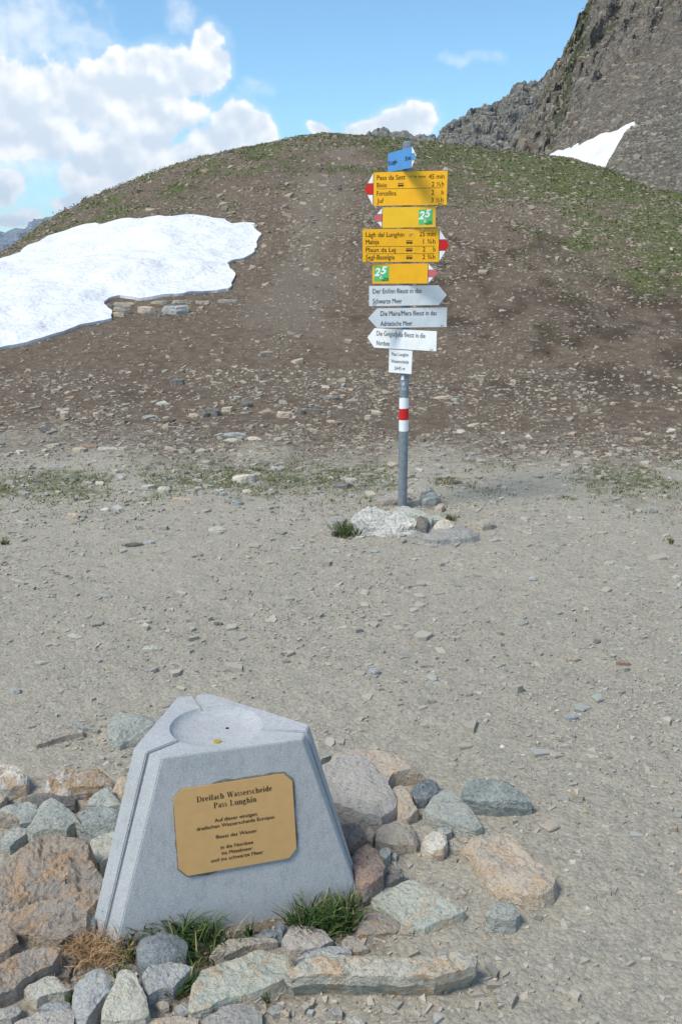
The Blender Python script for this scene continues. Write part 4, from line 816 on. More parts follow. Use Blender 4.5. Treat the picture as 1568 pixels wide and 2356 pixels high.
def chips(x, y, size, rng, hill, mat=M_CHIP, name='slate_chips', flat=.22, lift=.3, tilt=.22, label='loose grey slate chips', nv=6):
    n = len(x); z = terrain(x, y)
    ang = np.sort(rng.uniform(0, 6.2832, (n, nv)) * .35 + np.arange(nv)[None] * 6.2832 / nv * 1.0, 1)
    rad = size[:, None] * rng.uniform(.55, 1.05, (n, nv)) * .5
    asp = rng.uniform(.45, 1.0, n); rot = rng.uniform(0, 6.2832, n)
    lx, ly = rad * np.cos(ang), rad * np.sin(ang) * asp[:, None]
    c, s_ = np.cos(rot)[:, None], np.sin(rot)[:, None]
    px_, py_ = lx * c - ly * s_, lx * s_ + ly * c
    # follow the slope, plus a random lean
    e = .15; gx = (terrain(x + e, y, False) - terrain(x - e, y, False)) / (2 * e); gy = (terrain(x, y + e, False) - terrain(x, y - e, False)) / (2 * e)
    gx = gx + rng.normal(0, tilt, n); gy = gy + rng.normal(0, tilt, n)
    th = size * rng.uniform(.45, 1.6, n) * flat
    zc = z + th * rng.uniform(lift, 1.0, n)
    top = np.stack([x[:, None] + px_, y[:, None] + py_, zc[:, None] + gx[:, None] * px_ + gy[:, None] * py_], -1)
    sh = rng.uniform(.92, 1.12, (n, 1))
    bot = np.stack([x[:, None] + px_ * sh, y[:, None] + py_ * sh, top[..., 2] - (th * 1.3 + .2 * size)[:, None]], -1)
    V = np.concatenate([top, bot], 1).reshape(-1, 3); base = np.arange(n)[:, None] * 2 * nv
    tops = base + np.arange(nv)[None]
    k = np.arange(nv); sides = np.stack([k, k + nv, (k + 1) % nv + nv, (k + 1) % nv], -1)
    sides = (base[:, :, None] + sides[None]).reshape(-1, 4)
    pw = np.where(hill[:, None] > rng.uniform(0, 1, n)[:, None], PW_H[None], PW_G[None]); pw = pw / pw.sum(1, keepdims=True)
    idx = (pw.cumsum(1) < rng.uniform(0, 1, n)[:, None]).sum(1).clip(0, len(PAL) - 1)
    col = PAL[idx] * rng.uniform(.78, 1.18, (n, 1)); col = col * (1 - hill[:, None] * np.array([[.18, .25, .34]])); col = np.c_[col, np.ones(n)]
    o = obj_np(name, V, [tops, sides], mat, False, {'tone': np.repeat(col, 2 * nv, 0)})
    return tag(o, label, kind='stuff')
def scatter(n, y0, y1, rng, dens=None):
    yy = rng.uniform(y0, y1, 4 * n); wd = .37 * yy + 1.3; k = rng.uniform(0, .37 * y1 + 1.3, 4 * n) < wd; yy, wd = yy[k][:n], wd[k][:n]; n = len(yy); xx = wd * rng.uniform(-1, 1, n)
    if dens is not None:
        k = rng.uniform(0, 1, n) < dens(xx, yy); xx, yy = xx[k], yy[k]
    return xx, yy
rng = np.random.default_rng(11)
def patchy(x, y): return np.clip(.55 + 1.5 * fbm(x / 1.1, y / 1.6, seed=81, o=4) + .9 * fbm(x / .25, y / .25, seed=83, o=2), .06, 1)
def hillness(x, y): return sstep(6.8, 9.5, y)
def not_snow(x, y): return ~inside(sp_[::3], x, y)
x, y = scatter(50000, 1.35, 4.6, rng, patchy); chips(x, y, rng.gamma(2.2, .0034, len(x)).clip(.004, .024), rng, hillness(x, y), name='gravel_grit', label='fine slate grit between the stones', flat=.34, nv=4, tilt=.3)
x, y = scatter(84000, 1.4, 9.5, rng, patchy); chips(x, y, rng.gamma(2.0, .0078, len(x)).clip(.009, .050), rng, hillness(x, y) * .6, label='small flat slate chips covering the saddle', flat=.20, nv=4, tilt=.17)
x, y = scatter(20000, 2.6, 12, rng, lambda x, y: patchy(x, y) * (.13 + .87 * sstep(5.8, 7.4, y))); chips(x, y, rng.gamma(2.6, .016, len(x)).clip(.025, .15), rng, hillness(x, y) * .5, name='slate_flakes', label='hand sized slate flakes strewn over the saddle', flat=.15, tilt=.16)
x, y = scatter(58000, 8.2, 24, rng, lambda x, y: (.25 + .75 * patchy(x, y))); k = not_snow(x, y); x, y = x[k], y[k]
chips(x, y, rng.gamma(1.8, .019, len(x)).clip(.02, .22), rng, hillness(x, y), name='hillside_scree', label='brown scree chips on the lower hill', flat=.14, tilt=.16, nv=4)
x, y = scatter(44000, 17, 41, rng, lambda x, y: (.3 + .7 * patchy(x / 2, y / 2))); k = not_snow(x, y); x, y = x[k], y[k]
chips(x, y, rng.gamma(1.5, .040, len(x)).clip(.045, .42), rng, hillness(x, y), name='hillside_scree', label='brown scree blocks on the upper hill', flat=.18, tilt=.18, nv=4)

# fallen blocks on the flanks behind the hill
def blocks_on(P, n, scale, lo, hi, label, name, tint, seed, cmax=1.0):
    rng = np.random.default_rng(seed); r_, c_ = P.shape[:2]
    i = rng.integers(int(r_ * .1), r_ - 2, n); j = rng.integers(1, int(c_ * cmax) - 2, n)
    a, b = rng.uniform(0, 1, (n, 1)), rng.uniform(0, 1, (n, 1)); C = P[i, j] + (P[i + 1, j] - P[i, j]) * a + (P[i, j + 1] - P[i, j]) * b
    keep = ~inside(sp2[::3], C[:, 0], C[:, 1]); C = C[keep]; n = len(C)
    sz = rng.gamma(1.5, scale, n).clip(lo, hi); nv = 4
    ang = rng.uniform(0, 6.28, (n, 1)) + np.arange(nv)[None] * 1.5708 + rng.uniform(-.4, .4, (n, nv)); rad = sz[:, None] * rng.uniform(.5, 1, (n, nv)) * .6
    X, Y = rad * np.cos(ang), rad * np.sin(ang) * .7; t = sz * rng.uniform(.15, .5, n)
    gx, gy = rng.normal(0, .2, n), .55 + rng.normal(0, .15, n)
    top = np.stack([C[:, :1] + X, C[:, 1:2] + Y, (C[:, 2] + t * .6)[:, None] + gx[:, None] * X + gy[:, None] * Y], -1); bot = top * 1.0; bot[..., 2] -= (t * 1.5 + .3 * sz)[:, None]
    V = np.concatenate([top, bot], 1).reshape(-1, 3); base = np.arange(n)[:, None] * 8; k = np.arange(4); sides = np.stack([k, k + 4, (k + 1) % 4 + 4, (k + 1) % 4], -1)
    col = PAL[rng.integers(0, 8, n)] * tint * rng.uniform(.55, 1.15, (n, 1))
    o = obj_np(name, V, [base + k[None], (base[:, :, None] + sides[None]).reshape(-1, 4)], M_CHIP, False, {'tone': np.repeat(np.c_[col, np.ones(n)], 8, 0)})
    tag(o, label, kind='stuff')
blocks_on(P_CRAG, 12000, .24, .3, 2.0, 'blocks and ledges littering the brown crag', 'crag_blocks', np.array([.66, .62, .58]), 3, .62)
blocks_on(P_SPUR, 7500, .11, .12, .9, 'blocks littering the scree slope at the right', 'spur_blocks', np.array([.68, .66, .60]), 4, .5)
blocks_on(P_RIDGE, 4200, .55, .5, 3.6, 'blocks on the grey rocky ridge', 'ridge_blocks', np.array([.70, .70, .68]), 5, .8)

# ------------------------------------------------------------------ grass
def grass_material(name, c1, c2, tip):
    m, N, b = new_mat(name, .6, .3)
    at = N.node('ShaderNodeAttribute', attribute_name='tone')
    sp = N.node('ShaderNodeSeparateColor'); N.l.new(at.outputs['Color'], sp.inputs[0])
    c = N.mix(sp.outputs[0], c1, c2); c = N.mix(sp.outputs[1], c, tip)
    N.l.new(c, b.inputs['Base Color'])
    b.inputs['Transmission Weight'].default_value = 0
    return m
M_GRASS = grass_material('alpine_grass', (.030, .066, .018), (.085, .140, .035), (.34, .26, .12))
M_STRAW = grass_material('dry_straw', (.34, .20, .10), (.44, .29, .155), (.27, .15, .07))
M_TURF = grass_material('short_turf', (.085, .110, .032), (.155, .175, .060), (.24, .21, .11))
def blades(cx, cy, cz, n, height, spread, rng, lean=.8, width=.0035, dry=.12, wind=(0, 0), seg=3):
    """n curved tapering blades for every centre (cx, cy, cz)"""
    m = len(cx); N_ = m * n
    bx = np.repeat(cx, n); by = np.repeat(cy, n); bz = np.repeat(cz, n)
    hs = np.repeat(height, n) * rng.uniform(.35, 1.0, N_); sp = np.repeat(spread, n)
    a = rng.uniform(0, 6.2832, N_); r = np.sqrt(rng.uniform(0, 1, N_)) * sp
    x0, y0 = bx + r * np.cos(a), by + r * np.sin(a)
    ld = a + rng.normal(0, .7, N_); le = hs * lean * rng.uniform(.15, 1.0, N_)
    wd = rng.uniform(.7, 1.3, N_) * width; sa = rng.uniform(0, 3.14, N_); wx, wy = np.cos(sa) * wd / 2, np.sin(sa) * wd / 2
    rows = []
    for k in range(seg + 1):
        t = k / seg; f = 1 - t ** 1.6
        X = x0 + (le * np.cos(ld) + wind[0] * hs) * t ** 1.8; Y = y0 + (le * np.sin(ld) + wind[1] * hs) * t ** 1.8; Z = bz - .008 + hs * (t - .28 * t ** 2.5 * lean)
        if k < seg:
            rows.append(np.stack([X - wx * f, Y - wy * f, Z], -1)); rows.append(np.stack([X + wx * f, Y + wy * f, Z], -1))
        else: rows.append(np.stack([X, Y, Z], -1))
    nv = 2 * seg + 1; V = np.stack(rows, 1).reshape(-1, 3); base = (np.arange(N_) * nv)[:, None]
    q = np.concatenate([base + np.array([[2 * k, 2 * k + 1, 2 * k + 3, 2 * k + 2]]) for k in range(seg - 1)])
    t3 = base + np.array([[2 * seg - 2, 2 * seg - 1, 2 * seg]])
    tone = np.c_[rng.uniform(0, 1, N_), (rng.uniform(0, 1, N_) < dry) * rng.uniform(.5, 1, N_), np.zeros(N_), np.ones(N_)]
    return V, [q, t3], np.repeat(tone, nv, 0)
def tuft(u, v, r, h, n, label, mat=M_GRASS, dz=0.0, lean=.9, width=.0055, dry=.12, seed=1, squash=1.0, cat='grass tuft', name='grass_tuft', wind=(0, 0)):
    g = to_ground(u, v, dz); rng = np.random.default_rng(seed * 13 + 5); k = max(3, n // 14)
    a = rng.uniform(0, 6.28, k); q = np.sqrt(rng.uniform(0, 1, k)) * r
    V, F, T = blades(q * np.cos(a), q * np.sin(a) * squash, np.zeros(k), 14, np.full(k, h) * rng.uniform(.6, 1.05, k), np.full(k, r * .25), rng, lean, width, dry, wind)
    me = mesh_np(name, V, F, mat, True, {'tone': T}); o = bpy.data.objects.new(name, me); o.location = (g[0], g[1], g[2] - dz); link(o)
    return tag(o, label, cat, 'grass tufts')
tuft(748, 2122, .085, .135, 560, 'large dense green tuft at the right front foot of the monument', seed=1, lean=1.0, dry=.10, squash=.7)
tuft(318, 2150, .060, .12, 210, 'green tuft at the left front corner of the monument', seed=2)
tuft(350, 2106, .036, .13, 110, 'tall thin tuft just behind the round dark boulder', seed=3, lean=.7)
tuft(395, 2115, .022, .085, 50, 'small sprout of grass right behind the round dark boulder', seed=13, lean=.8, dry=.3)
tuft(462, 2172, .078, .13, 360, 'green tuft right of the round dark boulder', seed=4, lean=1.0)
tuft(578, 2158, .016, .085, 30, 'few thin blades at the middle of the monument foot', seed=5, lean=.5)
tuft(315, 2226, .045, .085, 140, 'green tuft between the blue grey rock and cream triangular rock', seed=6)
tuft(420, 2266, .040, .085, 130, 'green tuft in front of the whitish blue slab', seed=7)
tuft(220, 2330, .018, .07, 30, 'few blades between pinkish slab and cream triangular rock', seed=8, lean=.5)
tuft(173, 2308, .015, .06, 24, 'tiny tuft beside the small blue grey rock', seed=14, lean=.6)
tuft(612, 2300, .018, .05, 40, 'tiny tuft in the dirt below the bench slab left end', seed=9)
tuft(495, 2325, .016, .05, 28, 'tiny tuft at the near edge of the broad pale slab', seed=15)
tuft(800, 1230, .085, .14, 420, 'green tuft left of the white rock at the signpost', seed=10, dry=.15)
tuft(185, 2200, .085, .10, 420, 'clump of dry straw coloured grass at the monument left foot', M_STRAW, seed=11, lean=1.5, dry=.1, width=.003)
tuft(255, 2190, .060, .09, 300, 'dry straw grass in front of the monument left corner', M_STRAW, seed=12, lean=1.5, dry=.2, width=.003)
tuft(1035, 1195, .06, .07, 130, 'low green clump right behind the signpost rocks', seed=20, dry=.2)
tuft(1015, 1110, .11, .10, 150, 'dry and green grass beside the rounded grey rock', seed=21, dry=.5)
tuft(890, 1158, .05, .05, 60, 'low grass clump left of the signpost slab', seed=22, dry=.3)
tuft(1300, 1146, .10, .06, 110, 'low green clump on the right of the grass strip', seed=23, dry=.2)
tuft(1530, 1246, .05, .06, 80, 'low green clump near the right picture edge', seed=24, dry=.2)
tuft(8, 1252, .05, .07, 90, 'green clump at the left edge of the gravel', seed=25, dry=.2)
rng = np.random.default_rng(8)
def turfy(x, y): return zones(x, y)[1]
x, y = scatter(13000, 5.9, 9.9, rng, lambda x, y: np.clip(turfy(x, y) * 1.3, 0, 1) ** 1.5 * .8)
V, F, T = blades(x, y, terrain(x, y), 7, np.full(len(x), .046), np.full(len(x), .04), rng, 1.0, .008, .3, seg=2)
tag(obj_np('short_grass', V, F, M_TURF, True, {'tone': T}), 'thin short grass strip beyond the signpost', kind='stuff')
x, y = scatter(36000, 11, 41, rng, lambda x, y: turfy(x, y) ** 1.3); k = not_snow(x, y); x, y = x[k], y[k]
V, F, T = blades(x, y, terrain(x, y), 5, np.full(len(x), .05), np.full(len(x), .18), rng, 1.8, .035, .25, seg=2)
tag(obj_np('hill_turf', V, F, M_TURF, True, {'tone': T}), 'sparse green turf on the hill crest and right flank', kind='stuff')

# ------------------------------------------------------------------ monument
def granite():
    m, N, b = new_mat('grey_granite', .8, .3)
    p = N.node('ShaderNodeTexCoord').outputs['Object']
    n1 = N.noise(p, 6, 4, .6); n2 = N.noise(p, 230, 3, .6); n3 = N.noise(p, 520, 2, .5)
    mp = N.node('ShaderNodeMapping'); N.l.new(p, mp.inputs[0]); mp.inputs['Scale'].default_value = (1, 1, .35); mp.inputs['Rotation'].default_value = (.2, .3, 0)
    n4 = N.noise(mp.outputs[0], 70, 4, .65)
    c = N.mix(N.ramp(n1, .35, .65), (.37, .387, .40), (.415, .425, .435))
    c = N.mix(N.math('MULTIPLY', N.ramp(n4, .48, .66), .40), c, (.27, .28, .295))
    c = N.mix(N.math('MULTIPLY', N.ramp(n2, .50, .64), .45), c, (.55, .56, .57))
    c = N.mix(N.math('MULTIPLY', N.ramp(n3, .55, .66), .55), c, (.13, .135, .15))
    st = N.noise(p, 11, 6, .7, .8)
    c = N.mix(N.math('MULTIPLY', N.ramp(st, .56, .74), .42), c, (.30, .27, .21)); c = N.mix(N.math('MULTIPLY', N.ramp(N.noise(p, 3.0, 5, .6, .5), .52, .72), .22), c, (.25, .255, .26))
    N.l.new(c, b.inputs['Base Color']); bump(N, b, N.math('ADD', n2, n3), .25, .003)
    return m
M_GRANITE = granite()
ZT, ZB = .445, -.06
MT = {k: on_level(u, v, ZT)[:2] for k, (u, v) in dict(L1=(308, 1721), L2=(373, 1744), R1=(695, 1702), R2=(711, 1667), B1=(482, 1596), B2=(409, 1603)).items()}
MB_ = {k: on_level(u, v, ZB)[:2] for k, (u, v) in dict(L1=(197, 2196), L2=(252, 2238), R2=(846, 2098)).items()}
# the front face is a plane through its top edge and lower left corner; the other lower corners follow from it
A3 = np.array([*MT['L2'], ZT]); B3 = np.array([*MT['R1'], ZT]); C3 = np.array([*MB_['L2'], ZB])
FN = np.cross(B3 - A3, C3 - A3); FN /= np.linalg.norm(FN); FN = FN if FN[1] < 0 else -FN
fd = (B3 - A3)[:2] / np.linalg.norm((B3 - A3)[:2])
w_ = (MB_['R2'] - MB_['L2']) @ fd; MB_['R1'] = MB_['L2'] + fd * (w_ - .012)
ctr_t = np.mean([MT[k] for k in MT], 0)
MB_['B1'] = MT['B1'] + (MT['B1'] - ctr_t) * .62; MB_['B2'] = MT['B2'] + (MT['B2'] - ctr_t) * .62 + np.array([-.01, 0])
ORDER = ['L1', 'L2', 'R1', 'R2', 'B1', 'B2']     # counter-clockwise from the left
mon = empty('stone_monument', (float(ctr_t[0]), float(ctr_t[1]), 0)); MO = np.array([ctr_t[0], ctr_t[1], 0])
tag(mon, 'grey granite three sided monument stone with basin on top and brass plaque', 'monument')
def groove_mesh():
    """body: truncated three sided pyramid with bevelled edges; every corner strip carries a water channel from the basin down"""
    bm = bmesh.new()
    tp = {k: np.array([*MT[k], ZT]) for k in ORDER}; bt = {k: np.array([*MB_[k], ZB]) for k in ORDER}
    def pt(p): return bm.verts.new(Vector(p - MO))
    c0 = np.array([*ctr_t, ZT]); RB, DB = .118, .030
    c0[:2] += np.array([0.0, 0.0])
    # channel lips on the corner strips
    gw = .0050; gd = .009
    strips = [('L1', 'L2'), ('R1', 'R2'), ('B1', 'B2')]
    prof_t, prof_b, roles = [], [], []
    for (a, b_) in strips:
        for src, dst in ((tp, prof_t), (bt, prof_b)):
            pa, pb = src[a], src[b_]; m_ = (pa + pb) / 2; u_ = (pb - pa) / np.linalg.norm(pb - pa)
            inn = c0 - m_; inn = np.array([inn[0], inn[1], 0]); inn /= np.linalg.norm(inn)
            sc = 1.0
            dst += [pa, m_ - u_ * gw, m_ - u_ * gw * .7 + inn * gd, m_ + u_ * gw * .7 + inn * gd, m_ + u_ * gw, pb]
        roles += ['c', 'g', 'gd', 'gd', 'g', 'c']
    n = len(prof_t)
    T = [pt(p - (np.array([0, 0, gd]) if r == 'gd' else 0)) for p, r in zip(prof_t, roles)]; Bv = [pt(p) for p in prof_b]
    for i in range(n): bm.faces.new((T[i], Bv[i], Bv[(i + 1) % n], T[(i + 1) % n]))
    # top: ring of the basin, with channel lips where the channels enter
    ring = []; info = []
    for s_, (a, b_) in enumerate(strips):
        m_ = (tp[a] + tp[b_]) / 2; ang = math.atan2(m_[1] - c0[1], m_[0] - c0[0]); info.append(ang)
    def rim(angle, r=RB, z=0.0): return np.array([c0[0] + r * math.cos(angle), c0[1] + r * math.sin(angle), ZT + z])
    rings = {}
    segs = []
    for s_ in range(3):
        a0 = info[s_]; a1 = info[(s_ + 1) % 3]
        while a1 < a0: a1 += 2 * math.pi
        da = gw / RB
        segs.append([a0 - da, a0 - da * .7, a0 + da * .7, a0 + da] + [a0 + da + (a1 - a0 - 2 * da) * k / 14 for k in range(1, 14)])
    angs = [a for s_ in segs for a in s_]; nn = len(angs); per = len(segs[0])
    top_ring = []; 
    for k, a in enumerate(angs):
        deep = (k % per) in (1, 2)
        top_ring.append(pt(rim(a, RB, -gd if deep else 0)))
    # faces between outline and basin rim for each third
    for s_ in range(3):
        o = 6 * s_; r0 = per * s_
        # channel floor and walls on top
        g1, d1, d2, g2 = T[o + 1], T[o + 2], T[o + 3], T[o + 4]; R_ = [top_ring[(r0 + j) % nn] for j in range(per + 1)]
        bm.faces.new((R_[0], g1, d1, R_[1])); bm.faces.new((R_[1], d1, d2, R_[2])); bm.faces.new((R_[2], d2, g2, R_[3]))
        nxt = T[(o + 7) % n]; cA, cB = T[o + 5], T[(o + 6) % n]
        arc = R_[3:]
        # fan from the long side
        h = len(arc) // 2
        bm.faces.new((g2, cA, arc[0]))
        q1 = arc[:h + 1]; q2 = arc[h:]
        for i in range(len(q1) - 1): bm.faces.new((cA, q1[i + 1], q1[i]))
        bm.faces.new((cA, cB, arc[h]))
        for i in range(len(q2) - 1): bm.faces.new((cB, q2[i + 1], q2[i]))
        bm.faces.new((cB, nxt, arc[-1]))
    prev = top_ring
    for (fr, dz) in ((.965, -.007), (.90, -.014), (.76, -.021), (.42, -.026)):
        cur = [pt(rim(a, RB * fr, dz)) for a in angs]
        for i in range(nn): bm.faces.new((prev[i], prev[(i + 1) % nn], cur[(i + 1) % nn], cur[i]))
        prev = cur
    bm.faces.new(prev)
    bmesh.ops.recalc_face_normals(bm, faces=bm.faces)
    ed = [e for e in bm.edges if len(e.link_faces) == 2 and e.calc_face_angle(0) > .25 and e.calc_length() > .03]
    bmesh.ops.bevel(bm, geom=ed, offset=.0022, segments=2, affect='EDGES', clamp_overlap=True)
    me = bpy.data.meshes.new('granite_body'); bm.to_mesh(me); bm.free(); me.materials.append(M_GRANITE); sharp(me, R(35))
    return me
body = bpy.data.objects.new('granite_body', groove_mesh()); link(body, mon)

# brass plaque and its lettering
M_BRASS = plain('brushed_brass', (.60, .365, .15), .45, .5, .08, 30, .15)
M_INK = plain('black_ink', (.012, .011, .010), .6, .2, .1)
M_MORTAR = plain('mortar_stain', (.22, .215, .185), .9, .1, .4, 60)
def text_mesh(body, bold=0.0, shear=0.0, spacing=1.0):
    cu = bpy.data.curves.new('t', 'FONT'); cu.body = body; cu.size = 1.0; cu.offset = bold; cu.shear = shear; cu.space_character = spacing
    cu.resolution_u = 3
    to = bpy.data.objects.new('t', cu); COL.objects.link(to); dg = bpy.context.evaluated_depsgraph_get(); dg.update()
    me = bpy.data.meshes.new_from_object(to.evaluated_get(dg)); bpy.data.objects.remove(to); bpy.data.curves.remove(cu)
    V = np.array([v.co for v in me.vertices]).reshape(-1, 3); F = [tuple(p.vertices) for p in me.polygons]; bpy.data.meshes.remove(me)
    return V, F
CAP = np.ptp(text_mesh('H')[0][:, 1])
class Panel:
    """a flat board: origin, right, up and outward axes; collects flat shapes on its face"""
    def __init__(s, o, r, u, n): s.o, s.r, s.u, s.n = map(lambda a: np.asarray(a, float), (o, r, u, n))
    def hit(s, uv):
        d = sight(*uv); c = np.array([0, 0, CAM_H]); t = ((s.o - c) @ s.n) / (d @ s.n); p = c + d * t - s.o
        return np.array([p @ s.r, p @ s.u])
    def matrix(s, root):
        m = Matrix.Identity(4)
        for i, a in enumerate((s.r, s.u, s.n)):
            for j in range(3): m[j][i] = a[j]
        for j in range(3): m[j][3] = s.o[j] - root[j]
        return m
def flat_obj(name, shapes, z, mat, parent, thick=0.0):
    """shapes: list of (V2, faces)"""
    bm = bmesh.new()
    for (V, F) in shapes:
        vs = [bm.verts.new((p[0], p[1], z)) for p in V]
        for f in F:
            try: bm.faces.new([vs[i] for i in f])
            except ValueError: pass
    bmesh.ops.recalc_face_normals(bm, faces=bm.faces)
    if bm.faces and sum(f.normal.z for f in bm.faces) < 0: bmesh.ops.reverse_faces(bm, faces=bm.faces)
    if thick:
        r_ = bmesh.ops.extrude_face_region(bm, geom=list(bm.faces)); vv = [g for g in r_['geom'] if isinstance(g, bmesh.types.BMVert)]
        bmesh.ops.translate(bm, verts=vv, vec=(0, 0, thick)); bmesh.ops.recalc_face_normals(bm, faces=bm.faces)
    me = bpy.data.meshes.new(name); bm.to_mesh(me); bm.free(); me.materials.append(mat)
    return link(bpy.data.objects.new(name, me), parent)
def poly(P): return (np.asarray(P, float), [tuple(range(len(P)))])
def rect(x0, x1, y0, y1): return poly([(x0, y0), (x1, y0), (x1, y1), (x0, y1)])
def line_text(panel, body, a, b, cap, conv, bold=0.0, shear=0.0):
    """text from picture point a to b (baseline ends), capitals of cap picture units"""
    A, B = panel.hit(conv(*a)), panel.hit(conv(*b)); C = panel.hit(conv(a[0], a[1] - cap)); hgt = abs(C[1] - A[1])
    V, F = text_mesh(body, 0.0, shear); lo, hi = V[:, 0].min(), V[:, 0].max(); sx_ = (B[0] - A[0]) / (hi - lo)
    y0 = (A[1] + B[1]) / 2
    Q = np.c_[A[0] + (V[:, 0] - lo) * sx_, y0 + V[:, 1] * hgt / CAP]
    if bold:                                             # heavier strokes: the line struck again a hair to either side
        n = len(Q); e = bold * hgt; Q = np.concatenate([Q + (-e, 0), Q + (e, 0), Q + (0, e * .7), Q + (0, -e * .7)]); F = [tuple(i + n * k for i in f) for k in range(4) for f in F]
    return (Q, F)
c5 = lambda x, y: ((680 + x * .33163) / 1.73852, (3060 + y * .33163) / 1.73852)
pq = [(155, 280), (1378, 97), (1472, 185), (1508, 995), (1418, 1112), (197, 1332), (85, 1245), (50, 400)]
c_ = np.array([0, 0, CAM_H])
def on_front(uv):
    d = sight(*uv); return c_ + d * (((A3 - c_) @ FN) / (d @ FN))
W8 = np.array([on_front(c5(*p)) for p in pq]); pr = (W8[1] - W8[0]) / np.linalg.norm(W8[1] - W8[0]) + (W8[4] - W8[5]) / np.linalg.norm(W8[4] - W8[5]); pr /= np.linalg.norm(pr)
pu = np.cross(FN, pr); pu = pu if pu[2] > 0 else -pu
PLQ = Panel(W8.mean(0), pr, pu, FN)
L8 = np.array([[(w - PLQ.o) @ pr, (w - PLQ.o) @ pu] for w in W8])
hw = (abs(L8[[0, 1, 4, 5], 0]).mean(), abs(L8[[2, 3, 6, 7], 0]).mean()); hh_ = (abs(L8[[2, 3, 6, 7], 1]).mean(), abs(L8[[0, 1, 4, 5], 1]).mean())
OCT = [(-hw[0], hh_[1]), (-hw[1], hh_[0]), (-hw[1], -hh_[0]), (-hw[0], -hh_[1]), (hw[0], -hh_[1]), (hw[1], -hh_[0]), (hw[1], hh_[0]), (hw[0], hh_[1])]
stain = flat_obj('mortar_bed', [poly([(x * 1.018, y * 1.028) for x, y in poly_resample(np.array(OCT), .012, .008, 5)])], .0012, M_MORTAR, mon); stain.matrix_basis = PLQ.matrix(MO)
plaque = flat_obj('plaque', [poly(OCT)], .002, M_BRASS, mon, .004); plaque.matrix_basis = PLQ.matrix(MO)
plaque['label'] = 'brass plaque with cut corners and black lettering'
